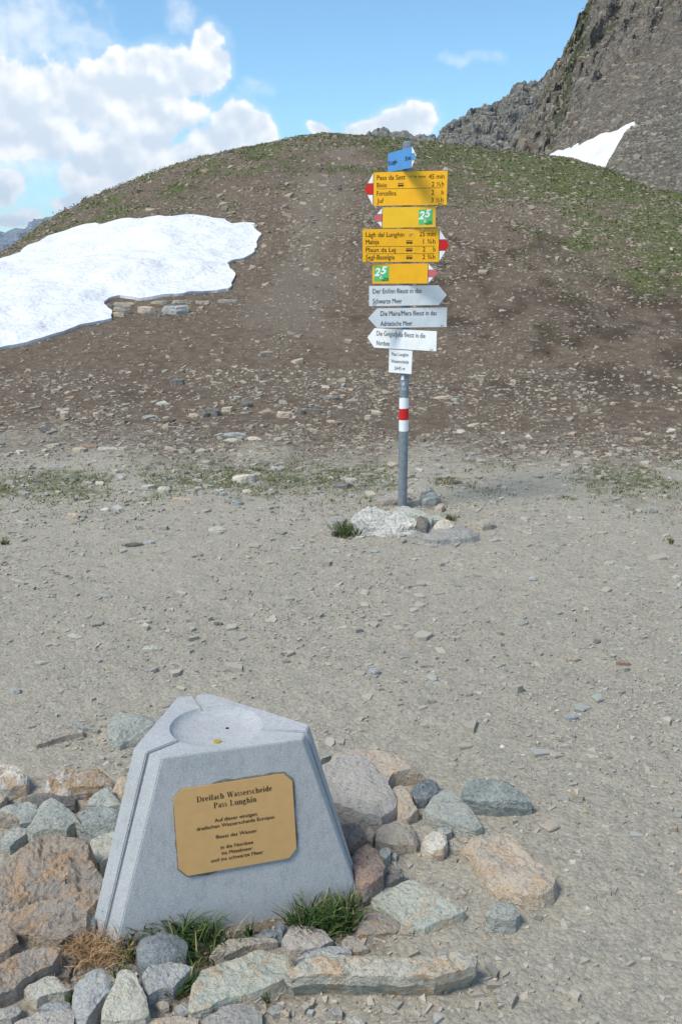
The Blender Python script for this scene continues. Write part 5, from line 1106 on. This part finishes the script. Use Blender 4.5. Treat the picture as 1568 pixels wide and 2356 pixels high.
# roman capitals and small letters for the two title lines, drawn as strokes with thick and thin parts and serifs
def serif_word(word, x0, x1, base, cap, panel, conv):
    TH, TN, SF = .15, .055, .05      # thick stem, thin stroke, serif height, in cap heights
    X = .68                          # small letter height
    def bar(x, y0, y1, w=TH): return [(x, y0), (x + w, y0), (x + w, y1), (x, y1)]
    def ser(xc, y, w=.34): return [(xc - w / 2, y), (xc + w / 2, y), (xc + w / 2, y + SF), (xc - w / 2, y + SF)]
    def ring(cx, cy, rx, ry, a0=0, a1=360, t0=TH, t1=TN, n=18):
        out = []
        for k in range(n):
            q = []
            for a in (a0 + (a1 - a0) * k / n, a0 + (a1 - a0) * (k + 1) / n):
                c, s_ = math.cos(R(a)), math.sin(R(a)); q.append(((cx + rx * c, cy + ry * s_), (cx + (rx - t0) * c, cy + (ry - t1) * s_)))
            out.append([q[0][0], q[1][0], q[1][1], q[0][1]])
        return out
    def stroke(xa, ya, xb, yb, w): return [(xa - w / 2, ya), (xa + w / 2, ya), (xb + w / 2, yb), (xb - w / 2, yb)]
    G = {
     'D': (.86, [bar(.10, 0, 1), ser(.17, 0), ser(.17, 1 - SF), [(.1, 0), (.40, 0), (.40, TN), (.1, TN)], [(.1, 1 - TN), (.40, 1 - TN), (.40, 1), (.1, 1)]] + ring(.38, .5, .42, .5, -90, 90)),
     'P': (.68, [bar(.10, 0, 1), ser(.17, 0), ser(.17, 1 - SF), [(.1, .46), (.36, .46), (.36, .46 + TN), (.1, .46 + TN)], [(.1, 1 - TN), (.36, 1 - TN), (.36, 1), (.1, 1)]] + ring(.35, .73, .27, .27, -90, 90)),
     'L': (.70, [bar(.10, 0, 1), ser(.17, 1 - SF), ser(.17, 0), [(.1, 0), (.62, 0), (.64, .22), (.60, .22), (.55, TN), (.1, TN)]]),
     'W': (1.12, [stroke(.16, 1, .38, 0, TH), stroke(.38, 0, .56, 1, TN), stroke(.56, 1, .78, 0, TH), stroke(.78, 0, .96, 1, TN), ser(.16, 1 - SF, .3), ser(.56, 1 - SF, .3), ser(.96, 1 - SF, .26)]),
     'r': (.46, [bar(.10, 0, X), ser(.17, 0, .3), ser(.12, X - SF, .16)] + ring(.38, X - .16, .16, .16, 60, 175, .07, .07, 8)),
     'e': (.56, ring(.28, X / 2, .23, X / 2, 0, 320) + [[(.08, .33), (.5, .33), (.5, .33 + TN), (.08, .33 + TN)]]),
     'i': (.34, [bar(.10, 0, X), ser(.17, 0, .3), ser(.12, X - SF, .16), bar(.09, .84, 1.0, .16)]),
     'f': (.40, [bar(.12, 0, .84), ser(.19, 0, .3), [(.02, X - SF), (.38, X - SF), (.38, X), (.02, X)]] + ring(.28, .84, .16, .16, 20, 180, TH * .8, TN, 8)),
     'a': (.54, [bar(.32, 0, .46, TH * .95), [(.32, 0), (.53, 0), (.53, SF), (.32, SF)]] + ring(.25, .18, .20, .19, 60, 330, .12, TN) + ring(.27, .46, .20, .22, 0, 150, .12, TN, 9)),
     'c': (.52, ring(.28, X / 2, .23, X / 2, 40, 320)),
     'h': (.64, [bar(.10, 0, 1), ser(.17, 0, .28), ser(.12, 1 - SF, .16), bar(.42, 0, .44), ser(.49, 0, .28)] + ring(.36, .44, .21, .24, 0, 150, TH, TN, 9)),
     'n': (.64, [bar(.10, 0, X), ser(.17, 0, .28), ser(.12, X - SF, .16), bar(.42, 0, .44), ser(.49, 0, .28)] + ring(.36, .44, .21, .24, 0, 150, TH, TN, 9)),
     'u': (.64, [bar(.08, .22, X), ser(.08, X - SF, .2), bar(.42, 0, X), ser(.42, X - SF, .2), [(.42, 0), (.64, 0), (.64, SF), (.42, SF)]] + ring(.30, .23, .22, .24, 180, 330, TH, TN, 9)),
     's': (.46, ring(.22, X * .75, .17, X * .26, 20, 270, .09, .09, 10) + ring(.23, X * .27, .18, X * .28, -150, 90, .09, .09, 12)),
     'd': (.62, [bar(.38, 0, 1), [(.38, 0), (.62, 0), (.62, SF), (.38, SF)], ser(.38, 1 - SF, .2)] + ring(.28, X / 2, .23, X / 2)),
     'g': (.58, ring(.26, .45, .20, .23) + ring(.28, -.12, .25, .20, 0, 360, .09, .08) + [[(.36, .62), (.56, .64), (.56, .70), (.40, .68)], stroke(.14, .05, .16, .26, .09)]),
     ' ': (.42, []),
    }
    shapes = []; x = 0.0
    for ch in word:
        w, st = G[ch]
        for q in st: shapes.append([(x + p[0], p[1]) for p in q])
        x += w
    A, B = panel.hit(conv(*x0)), panel.hit(conv(*x1)); C = panel.hit(conv(x0[0], x0[1] - cap)); hgt = abs(C[1] - A[1]); k = (B[0] - A[0]) / x; yb = (A[1] + B[1]) / 2
    return [poly([(A[0] + p[0] * k, yb + p[1] * hgt) for p in q]) for q in shapes]
sh = [serif_word('Dreifach Wasserscheide', (318, 437), (1226, 298), 0, 66, PLQ, c5), serif_word('Pass Lunghin', (522, 508), (1038, 430), 0, 66, PLQ, c5)]
for k_, (t, a, b, cap) in enumerate([('Auf dieser einzigen', (535, 677), (1042, 598), 42), ('dreifachen Wasserscheide Europas', (318, 782), (1250, 632), 42), ('fliesst das Wasser', (547, 877), (1043, 797), 42),
                       ('in die Nordsee', (607, 1000), (997, 937), 42), ('ins Mittelmeer', (620, 1068), (987, 1010), 42), ('und ins schwarze Meer', (490, 1162), (1118, 1055), 42)]):
    sh.append([line_text(PLQ, t, a, b, cap, c5, .010)])
for q in sh: flat_obj('lettering', q, .0068, M_INK, plaque)
# brass outlet in the basin rim and the drain hole
def disc(name, p, r, hgt, mat, parent, root, n=16, squash=1.0):
    bm = bmesh.new(); bmesh.ops.create_cone(bm, cap_ends=True, segments=n, radius1=r, radius2=r * .85, depth=hgt)
    for v in bm.verts: v.co.y *= squash
    me = bpy.data.meshes.new(name); bm.to_mesh(me); bm.free(); me.materials.append(mat); o = link(bpy.data.objects.new(name, me), parent); o.location = [p[i] - root[i] for i in range(3)]; return o
pB = on_level(500, 1709, ZT - .028); disc('brass_outlet', (pB[0], pB[1], ZT - .0245), .011, .006, plain('bright_brass', (.70, .50, .12), .3, .5, .1, 40, .6), mon, MO)
pD = on_level(523, 1679, ZT - .03); disc('drain_hole', (pD[0], pD[1], ZT - .0262), .005, .003, M_INK, mon, MO)

# ------------------------------------------------------------------ signpost
PB = np.array([.41, 6.465, 0.0]); PB[2] = 0.0; PH = 2.315
def pole_material():
    m, N, b = new_mat('galvanised_steel', .55, .4); b.inputs['Metallic'].default_value = .35
    p = N.node('ShaderNodeTexCoord').outputs['Object']; n = N.noise(p, 30, 6, .7); n2 = N.noise(p, 140, 3, .6)
    mp = N.node('ShaderNodeMapping'); N.l.new(p, mp.inputs[0]); mp.inputs['Scale'].default_value = (1, 1, .12); st = N.noise(mp.outputs[0], 60, 4, .6)
    c = N.mix(N.ramp(n, .35, .65), (.205, .235, .26), (.27, .305, .33)); c = N.mix(N.math('MULTIPLY', N.ramp(st, .5, .7), .4), c, (.15, .17, .19))
    c = N.mix(N.math('MULTIPLY', N.ramp(n2, .6, .72), .5), c, (.42, .47, .52)); N.l.new(c, b.inputs['Base Color']); bump(N, b, n2, .2, .002)
    return m
M_POLE = pole_material()
M_YEL = plain('yellow_enamel', (.90, .455, .008), .42, .4, .11, 14); M_YEL2 = plain('faded_yellow_enamel', (.86, .50, .013), .45, .4, .08, 9)
M_WHT = plain('white_enamel', (.84, .86, .865), .45, .4, .10, 14); M_RED = plain('signal_red', (.60, .012, .010), .45, .4, .08, 12); M_PINK = plain('faded_red', (.60, .13, .14), .5, .4, .12, 12)
M_BLU = plain('alpine_blue', (.075, .28, .62), .45, .4, .08, 9); M_BACK = plain('aluminium_back', (.42, .43, .44), .5, .4, .1, 20, .5); M_GRN = plain('sticker_green', (.10, .50, .15), .45, .3, .05, 12)
M_BLK = plain('black_print', (.018, .016, .014), .5, .3, .1); M_DKB = plain('sticker_blue', (.02, .09, .28), .5, .3, .05)
post = empty('signpost', tuple(PB)); tag(post, 'tall steel hiking signpost with stacked yellow, white and blue direction boards', 'signpost')
def tube(name, r, z0, z1, mat, parent, n=32, a0=0.0, a1=360.0, cap=False, wav=0.0):
    m_ = n if a1 - a0 >= 360 else n + 1; aa = np.radians(a0 + (a1 - a0) * np.arange(m_) / n)
    w1 = wav * np.sin(aa * 3 + z1 * 9) + wav * .6 * np.sin(aa * 7 + 1); w0 = wav * np.sin(aa * 2 + z0 * 5)
    V = np.concatenate([np.c_[r * np.cos(aa), r * np.sin(aa), z0 + w0], np.c_[r * np.cos(aa), r * np.sin(aa), z1 + w1]]); k = np.arange(m_ if a1 - a0 >= 360 else m_ - 1)
    F = [np.stack([k, (k + 1) % m_, (k + 1) % m_ + m_, k + m_], 1)]
    if cap: F.append(np.array([np.arange(m_) + m_]))
    return obj_np(name, V, F, mat, True, None, parent)
tube('pole', .0305, -.05, PH - .02, M_POLE, post)
bm = bmesh.new()
for i, (r, z) in enumerate(((.0335, PH - .055), (.0345, PH - .02), (.033, PH - .006), (.026, PH))):
    vs = [bm.verts.new((r * math.cos(R(22.5 + 45 * k)), r * math.sin(R(22.5 + 45 * k)), z)) for k in range(8)]
    if i: [bm.faces.new((pv[k], pv[(k + 1) % 8], vs[(k + 1) % 8], vs[k])) for k in range(8)]
    pv = vs
bm.faces.new(pv); me = bpy.data.meshes.new('pole_cap'); bm.to_mesh(me); bm.free(); me.materials.append(M_POLE); sharp(me, R(30)); link(bpy.data.objects.new('pole_cap', me), post)
def pole_z(y3):
    u, v = px(3, [(760, y3)])[0]; d = sight(u, v); return CAM_H + d[2] * (PB[1] - .03) / d[1]
tube('white_band', .0313, pole_z(327), pole_z(222), M_WHT, post, wav=.0018); tube('red_band', .0316, pole_z(437), pole_z(327.5), M_RED, post, wav=.001); tube('white_band', .0313, pole_z(546), pole_z(437.5), M_WHT, post, wav=.0006)
# stickers on the pole
tube('sticker', .0312, pole_z(48), pole_z(8), M_WHT, post, 8, 225, 262, wav=.002)
tube('sticker', .0311, pole_z(147), pole_z(122), plain('worn_paper', (.38, .41, .43), .7, .2, .2, 60), post, 8, 232, 292)
def pole_disc(name, zc, rad, mat, parent, rr_, a_c=255, n=20, ring=None):
    V = [(rr_ * math.cos(R(a_c)), rr_ * math.sin(R(a_c)), zc)]; F = []
    for k in range(n):
        q = 6.2832 * k / n; a = R(a_c) + rad * math.cos(q) / rr_; V.append((rr_ * math.cos(a), rr_ * math.sin(a), zc + rad * math.sin(q) * 1.15))
    return obj_np(name, V, [np.array([(0, 1 + k, 1 + (k + 1) % n) for k in range(n)])], mat, False, None, parent)
zc = pole_z(87); b0 = pole_disc('round_sticker', zc, .0135, M_WHT, post, .0311); pole_disc('blue_ring', zc, .0122, M_DKB, b0, .0314)
for k in range(6):
    q = 6.2832 * k / 6; a = 255 + math.degrees(.0062 * math.cos(q) / .0316); pole_disc('petal', zc + .0072 * math.sin(q), .0028, M_WHT, b0, .0317, a, 10)
pole_disc('petal', zc, .0026, M_WHT, b0, .0317, 255, 10)

c1 = lambda x, y: ((1400 + x * .286990) / 1.73852, (540 + y * .286990) / 1.73852)
c2 = lambda x, y: ((1400 + x * .286990) / 1.73852, (1080 + y * .286990) / 1.73852)
def panel_from(cx, cz, yaw, roll):
    r_ = np.array([math.cos(yaw) * math.cos(roll), math.sin(yaw) * math.cos(roll), math.sin(roll)]); u_ = np.array([-math.sin(roll) * math.cos(yaw), -math.sin(roll) * math.sin(yaw), math.cos(roll)])
    n_ = np.cross(r_, u_); return Panel(np.array([PB[0], PB[1], cz]) + n_ * .045 + r_ * cx, r_, u_, n_)
def logo(pn, conv, x0, y0, k, parent, z):
    def st(pts, w):
        out = []
        for (a, b) in zip(pts[:-1], pts[1:]):
            dx, dy = b[0] - a[0], b[1] - a[1]; l = math.hypot(dx, dy); nx, ny = -dy / l * w / 2, dx / l * w / 2
            out.append(poly([pn.hit(conv(x0 + k * p[0], y0 + k * p[1])) for p in ((a[0] + nx, a[1] + ny), (b[0] + nx, b[1] + ny), (b[0] - nx, b[1] - ny), (a[0] - nx, a[1] - ny))]))
        return out
    flat_obj('logo_peak', st([(22, 2), (14, 30)], 10) + st([(24, 2), (36, 30)], 10), z, M_BACK, parent)
    flat_obj('logo_wing', st([(0, 22), (14, 26), (24, 40)], 5), z + .0003, M_RED, parent); flat_obj('logo_wing', st([(60, 14), (44, 20), (34, 32), (26, 44)], 7), z + .0003, M_BLK, parent)
def board(body, conv, key, tipc=None, tip=None, texts=(), rules=(), buses=(), mat=M_YEL, label='', arrow=None, ink=M_BLK):
    pn = panel_from(*key); H = lambda p, cv=conv: pn.hit(cv(*p))
    out = [H(p) for p in body]
    ob = flat_obj('direction_board', [poly(out)], 0, mat, post, .003); ob.matrix_basis = pn.matrix(PB); ob['label'] = label
    zz = .0036
    if tip:                                              # white point with red middle, black dividing lines
        base_t, apex, base_b, m0, m1 = tip
        t_, a_, b_ = H(base_t), H(apex), H(base_b)
        tp_ = flat_obj('arrow_tip', [poly([t_, b_, a_])], 0, M_WHT, ob, .003)
        y0, y1 = H((base_t[0], m1))[1], H((base_t[0], m0))[1]
        def ex(y, p, q): f = (y - p[1]) / (q[1] - p[1]); return p[0] + (q[0] - p[0]) * f
        bx = ex(y1, t_, b_); bx0 = ex(y0, t_, b_); xt, xb = ex(y1, t_, a_), ex(y0, b_, a_)
        flat_obj('tip_band', [poly([(bx0, y0), (bx, y1), (xt, y1), a_, (xb, y0)])], zz, tipc or M_RED, ob)
        lw = .0016
        flat_obj('tip_line', [poly([(bx, y1), (xt, y1), (xt, y1 + lw), (bx, y1 + lw)]), poly([(bx0, y0 - lw), (xb, y0 - lw), (xb, y0), (bx0, y0)]),
                              poly([(t_[0] - lw, t_[1]), (t_[0] + lw, t_[1]), (b_[0] + lw, b_[1]), (b_[0] - lw, b_[1])])], zz + .0003, M_BLK, ob)
    sh = [line_text(pn, t, a, b, cap, conv, bd) for (t, a, b, cap, bd) in texts]
    for q in sh: flat_obj('lettering', [q], zz, ink, ob)
    for (a, b) in rules:
        A, B = H(a), H(b); flat_obj('rule_line', [rect(A[0], B[0], (A[1] + B[1]) / 2 - .0011, (A[1] + B[1]) / 2 + .0011)], zz, M_BLK, ob)
    for (x0, x1, y0, y1) in buses:
        A, B = H((x0, y1)), H((x1, y0)); w, h = B[0] - A[0], B[1] - A[1]
        q = lambda a, b, c, d: rect(A[0] + w * a, A[0] + w * b, A[1] + h * c, A[1] + h * d)
        parts_ = [q(.02, 1, .16, .52), q(.02, .98, .88, 1.0)] + [q(f, f + .05, .5, .92) for f in (.03, .2, .37, .54, .71, .93)]
        for cxw in (.24, .76): parts_.append(poly([(A[0] + w * (cxw + .09 * math.cos(6.2832 * k / 10)), A[1] + h * .14 + w * .09 * math.sin(6.2832 * k / 10)) for k in range(10)]))
        flat_obj('bus_symbol', parts_, zz, M_BLK, ob)
    # clamp round the pole behind the board
    cl = tube('clamp', .036, -.012, .012, M_BACK, post, 20); cl.location = (0, 0, key[1] - .0)
    return pn, ob
def sticker25(pn, ob, conv, x0, x1, y0, y1, two, five, w1, w2):
    H = lambda x, y: pn.hit(conv(x, y)); A, B = H(x0, y1), H(x1, y0); zz = .0038
    st = flat_obj('route_sticker', [rect(A[0], B[0], A[1], B[1])], zz, M_GRN, ob)
    n = []
    for (t, (a, b, c, d)) in (('2', two), ('5', five)):
        V, F = text_mesh(t, .035, .25); lo, hi = V.min(0), V.max(0); P, Q = H(a, d), H(b, c)
        n.append((np.c_[P[0] + (V[:, 0] - lo[0]) / (hi[0] - lo[0]) * (Q[0] - P[0]), P[1] + (V[:, 1] - lo[1]) / (hi[1] - lo[1]) * (Q[1] - P[1])], F))
    flat_obj('route_number', n, zz + .0004, M_WHT, ob)
    flat_obj('sticker_words', [line_text(pn, 'Senda', *w1, conv, .02), line_text(pn, 'Segantini', *w2, conv, .02)], zz + .0004, M_BLK, ob)
    cx_, cy_ = x0 + (x1 - x0) * .42, y0 + (y1 - y0) * .73
    flat_obj('sticker_figure', [poly([H(cx_ + a, cy_ + b) for a, b in ((-12, -16), (14, -22), (22, 18), (-4, 28))])], zz + .0004, M_WHT, ob)
    flat_obj('sticker_figure', [poly([H(cx_ + a, cy_ + b) for a, b in ((-14, -22), (-4, -24), (-2, -6), (-12, -4))]), poly([H(cx_ + a, cy_ + b) for a, b in ((4, -4), (14, -8), (8, 12), (0, 14))])], zz + .0007, M_BLK, ob)
K = dict(blue=(-.0196, 2.2073, -1.3047, -.0171), y1=(.0329, 2.0378, -.4178, -.0097), y2=(.0255, 1.868, -.3384, .0018), y3=(-.0305, 1.6999, -.1986, .0028), y4=(-.0283, 1.5291, -.2771, .008),
         w1=(-.0209, 1.3944, .158, .008), w2=(.0317, 1.2571, .2154, .0018), w3=(.0248, 1.1213, -.5635, -.0078), w4=(-.0081, .9797, -.5016, -.017))
pn, ob = board([(532, 258), (862, 163), (858, 455), (528, 520)], c1, K['blue'], M_BLU, ((862, 163), (918, 292), (858, 455), 262, 352),
               [('Piz Lunghin', (538, 428), (655, 398), 62, .03), ('30 min', (770, 362), (848, 346), 62, .03)], mat=M_BLU, label='small blue board turned edge on at the top of the signpost')
pn, ob = board([(330, 523), (1356, 495), (1341, 972), (320, 985)], c1, K['y1'], M_RED, ((327, 526), (200, 757), (319, 985), 676, 830),
    [('Pass da Sett', (375, 628), (768, 620), 64, .013), ('45 min', (1095, 612), (1310, 608), 66, .013), ('Bivio', (373, 733), (512, 729), 64, .013), ('2 ½h', (1135, 718), (1305, 716), 66, .013), ('Forcellina', (371, 848), (641, 840), 64, .013),
     ('2', (1130, 834), (1168, 833), 66, .013), ('h', (1270, 832), (1298, 832), 66, .013), ('Juf', (375, 950), (466, 948), 64, .013), ('3 ½h', (1128, 940), (1296, 936), 66, .013), ('BAW', (1225, 971), (1292, 969), 24, .0)],
    [((373, 752), (1300, 736))], [(663, 747, 670, 725)], label='upper yellow board reading Pass da Sett, Bivio, Forcellina, Juf')
ss = flat_obj('route_sticker', [poly([pn.hit(c1(*p)) for p in ((800, 618), (1050, 612), (1052, 540), (800, 545))])], .0037, M_YEL2, ob)
flat_obj('sticker_words', [line_text(pn, 'Via Alpina', (880, 597), (1048, 593), 34, c1, .015, .3)], .0041, M_BLK, ob); logo(pn, c1, 815, 553, 1.0, ob, .0041)
pn, ob = board([(452, 1010), (1190, 995), (1186, 1284), (448, 1294)], c1, K['y2'], M_PINK, ((449, 1013), (330, 1155), (445, 1293), 1105, 1203), mat=M_YEL2, label='small plain yellow board pointing left with green 25 sticker')
sticker25(pn, ob, c1, 952, 1150, 1036, 1252, (952, 1036, 1060, 1178), (1036, 1128, 1036, 1150), ((1080, 1222), (1141, 1220), 24), ((1045, 1246), (1142, 1244), 24))
pn, ob = board([(174, 1313), (1240, 1303), (1232, 1767), (172, 1770)], c1, K['y3'], M_RED, ((1239, 1306), (1378, 1532), (1234, 1766), 1458, 1610),
    [('Lägh dal Lunghin', (218, 1422), (748, 1418), 64, .013), ('25 min', (965, 1412), (1184, 1411), 66, .013), ('Maloja', (218, 1523), (402, 1521), 64, .013), ('1 ¾h', (1015, 1515), (1183, 1515), 66, .013), ('Plaun da Lej', (218, 1633), (632, 1630), 62, .013),
     ('2', (1008, 1625), (1045, 1625), 64, .013), ('h', (1155, 1625), (1182, 1625), 64, .013), ('Segl-Baselgia', (218, 1735), (617, 1733), 62, .013), ('2 ¾h', (1005, 1730), (1180, 1730), 64, .013), ('BAW', (220, 1768), (290, 1767), 22, 0)],
    [((216, 1554), (1180, 1548)), ((220, 1656), (1176, 1652))], [(777, 868, 1468, 1520), (775, 865, 1575, 1627), (778, 866, 1680, 1733)], label='lower yellow board reading Lägh dal Lunghin, Maloja, Plaun da Lej, Segl-Baselgia')
flat_obj('route_sticker', [poly([pn.hit(c1(*p)) for p in ((788, 1420), (883, 1420), (883, 1350), (788, 1350))])], .0037, M_YEL2, ob); logo(pn, c1, 803, 1362, 1.15, ob, .0041)
pn, ob = board([(308, 1797), (1086, 1790), (1080, 2069), (310, 2071)], c1, K['y4'], M_PINK, ((1085, 1792), (1212, 1926), (1081, 2069), 1880, 1978), mat=M_YEL, label='small plain yellow board pointing right with green 25 sticker')
sticker25(pn, ob, c1, 336, 540, 1828, 2038, (334, 420, 1850, 1967), (420, 515, 1830, 1940), ((470, 2008), (533, 2008), 24), ((433, 2031), (533, 2031), 24))
board([(263, 223), (1228, 212), (1342, 348), (1228, 488), (262, 503)], c2, K['w1'], texts=[('Der En/Inn fliesst in das', (312, 328), (988, 320), 66, .010), ('Schwarze Meer', (312, 467), (718, 463), 66, .010), ('BAW', (313, 497), (363, 497), 20, 0)], mat=M_WHT, label='white arrow board pointing right about the Inn')
board([(375, 535), (1345, 520), (1338, 793), (370, 806), (250, 673)], c2, K['w2'], texts=[('Die Maira/Mera fliesst in das', (420, 640), (1198, 628), 66, .010), ('Adriatische Meer', (418, 780), (862, 772), 66, .010), ('BAW', (1255, 787), (1302, 786), 20, 0)], mat=M_WHT, label='white arrow board pointing left about the Maira')
board([(340, 810), (1207, 853), (1198, 1132), (335, 1080), (242, 940)], c2, K['w3'], texts=[('Die Gelgia/Julia fliesst in die', (370, 912), (1045, 950), 66, .010), ('Nordsee', (370, 1048), (547, 1055), 66, .010), ('BAW', (1110, 1121), (1160, 1125), 20, 0)], mat=M_WHT, label='white arrow board pointing left about the Gelgia, turned to the side')
board([(545, 1105), (867, 1125), (852, 1450), (537, 1425)], c2, K['w4'], texts=[('Pass Lunghin', (580, 1190), (813, 1208), 46, .013), ('Wasserscheide', (570, 1290), (813, 1305), 46, .013), ('2645 m', (617, 1388), (763, 1398), 46, .013)], mat=M_WHT, label='small square white plate reading Pass Lunghin 2645 m')

# ------------------------------------------------------------------ single flakes one can pick out on the saddle
rng = np.random.default_rng(23)
fl_mesh = []
for k in range(10):
    n = 8; a = np.sort(rng.uniform(0, 6.2832, n) * .3 + np.arange(n) * 6.2832 / n); r_ = rng.uniform(.34, .52, n); P = np.c_[r_ * np.cos(a), r_ * np.sin(a) * rng.uniform(.5, .85)]
    t = rng.uniform(.10, .18); top = np.c_[P * rng.uniform(.86, .96), t + rng.normal(0, .012, n)]; mid = np.c_[P * 1.0, t * .55 + rng.normal(0, .01, n)]; bot = np.c_[P * .9, np.full(n, -.12)]
    V = np.concatenate([top, mid, bot, [[0, 0, t * 1.04]]]); i = np.arange(n); F = [np.stack([np.full(n, 3 * n), i, (i + 1) % n], 1), np.concatenate([np.stack([i, i + n, (i + 1) % n + n, (i + 1) % n], 1), np.stack([i + n, i + 2 * n, (i + 1) % n + 2 * n, (i + 1) % n + n], 1)])]
    fl_mesh.append(mesh_np('slate_flake', V * np.array([1, 1, .8]), F, M_CHIP, False, {'tone': np.tile([*(PAL[(0, 2, 1, 4, 0, 3, 2, 9, 4, 5)[k]] * 1.05), 1], (len(V), 1))}))
for k in range(100):
    yy = math.sqrt(rng.uniform(2.4 ** 2, 6.6 ** 2)); xx = yy * rng.uniform(-.33, .33)
    if abs(xx + .3) < .6 and yy < 3.1 or abs(xx - .4) < .7 and 6.0 < yy: continue
    o = bpy.data.objects.new('slate_flake', fl_mesh[k % 10]); o.location = (xx, yy, float(terrain(np.array([xx]), np.array([yy]))[0])); s_ = rng.uniform(.035, .085) * (.7 + .1 * yy)
    o.scale = (s_, s_, s_); o.rotation_euler = (rng.normal(0, .08), rng.normal(0, .08), rng.uniform(0, 6.28)); link(o)
    tag(o, 'unremarkable slate flake strewn on the trodden gravel', 'stone', 'slate flakes strewn on the trodden gravel')

# ------------------------------------------------------------------ air
HZ = dict(x=9400, y0=-9400, y1=9900, z0=-480, z1=470)
V = [(sx_ * HZ['x'], yy, zz) for zz in (HZ['z0'], HZ['z1']) for yy in (HZ['y0'], HZ['y1']) for sx_ in (-1, 1)]
hz = obj_np('haze', V, [np.array([(0, 2, 3, 1), (4, 5, 7, 6), (0, 1, 5, 4), (2, 6, 7, 3), (0, 4, 6, 2), (1, 3, 7, 5)])])
m = bpy.data.materials.new('thin_air'); m.use_nodes = True; m.node_tree.nodes.clear()
vo = m.node_tree.nodes.new('ShaderNodeVolumePrincipled'); vo.inputs['Color'].default_value = (.62, .80, 1.0, 1); vo.inputs['Density'].default_value = 7.5e-5; vo.inputs['Anisotropy'].default_value = .1
mo = m.node_tree.nodes.new('ShaderNodeOutputMaterial'); m.node_tree.links.new(vo.outputs[0], mo.inputs['Volume'])
hz.data.materials.append(m); tag(hz, 'thin blue mountain air', kind='stuff')
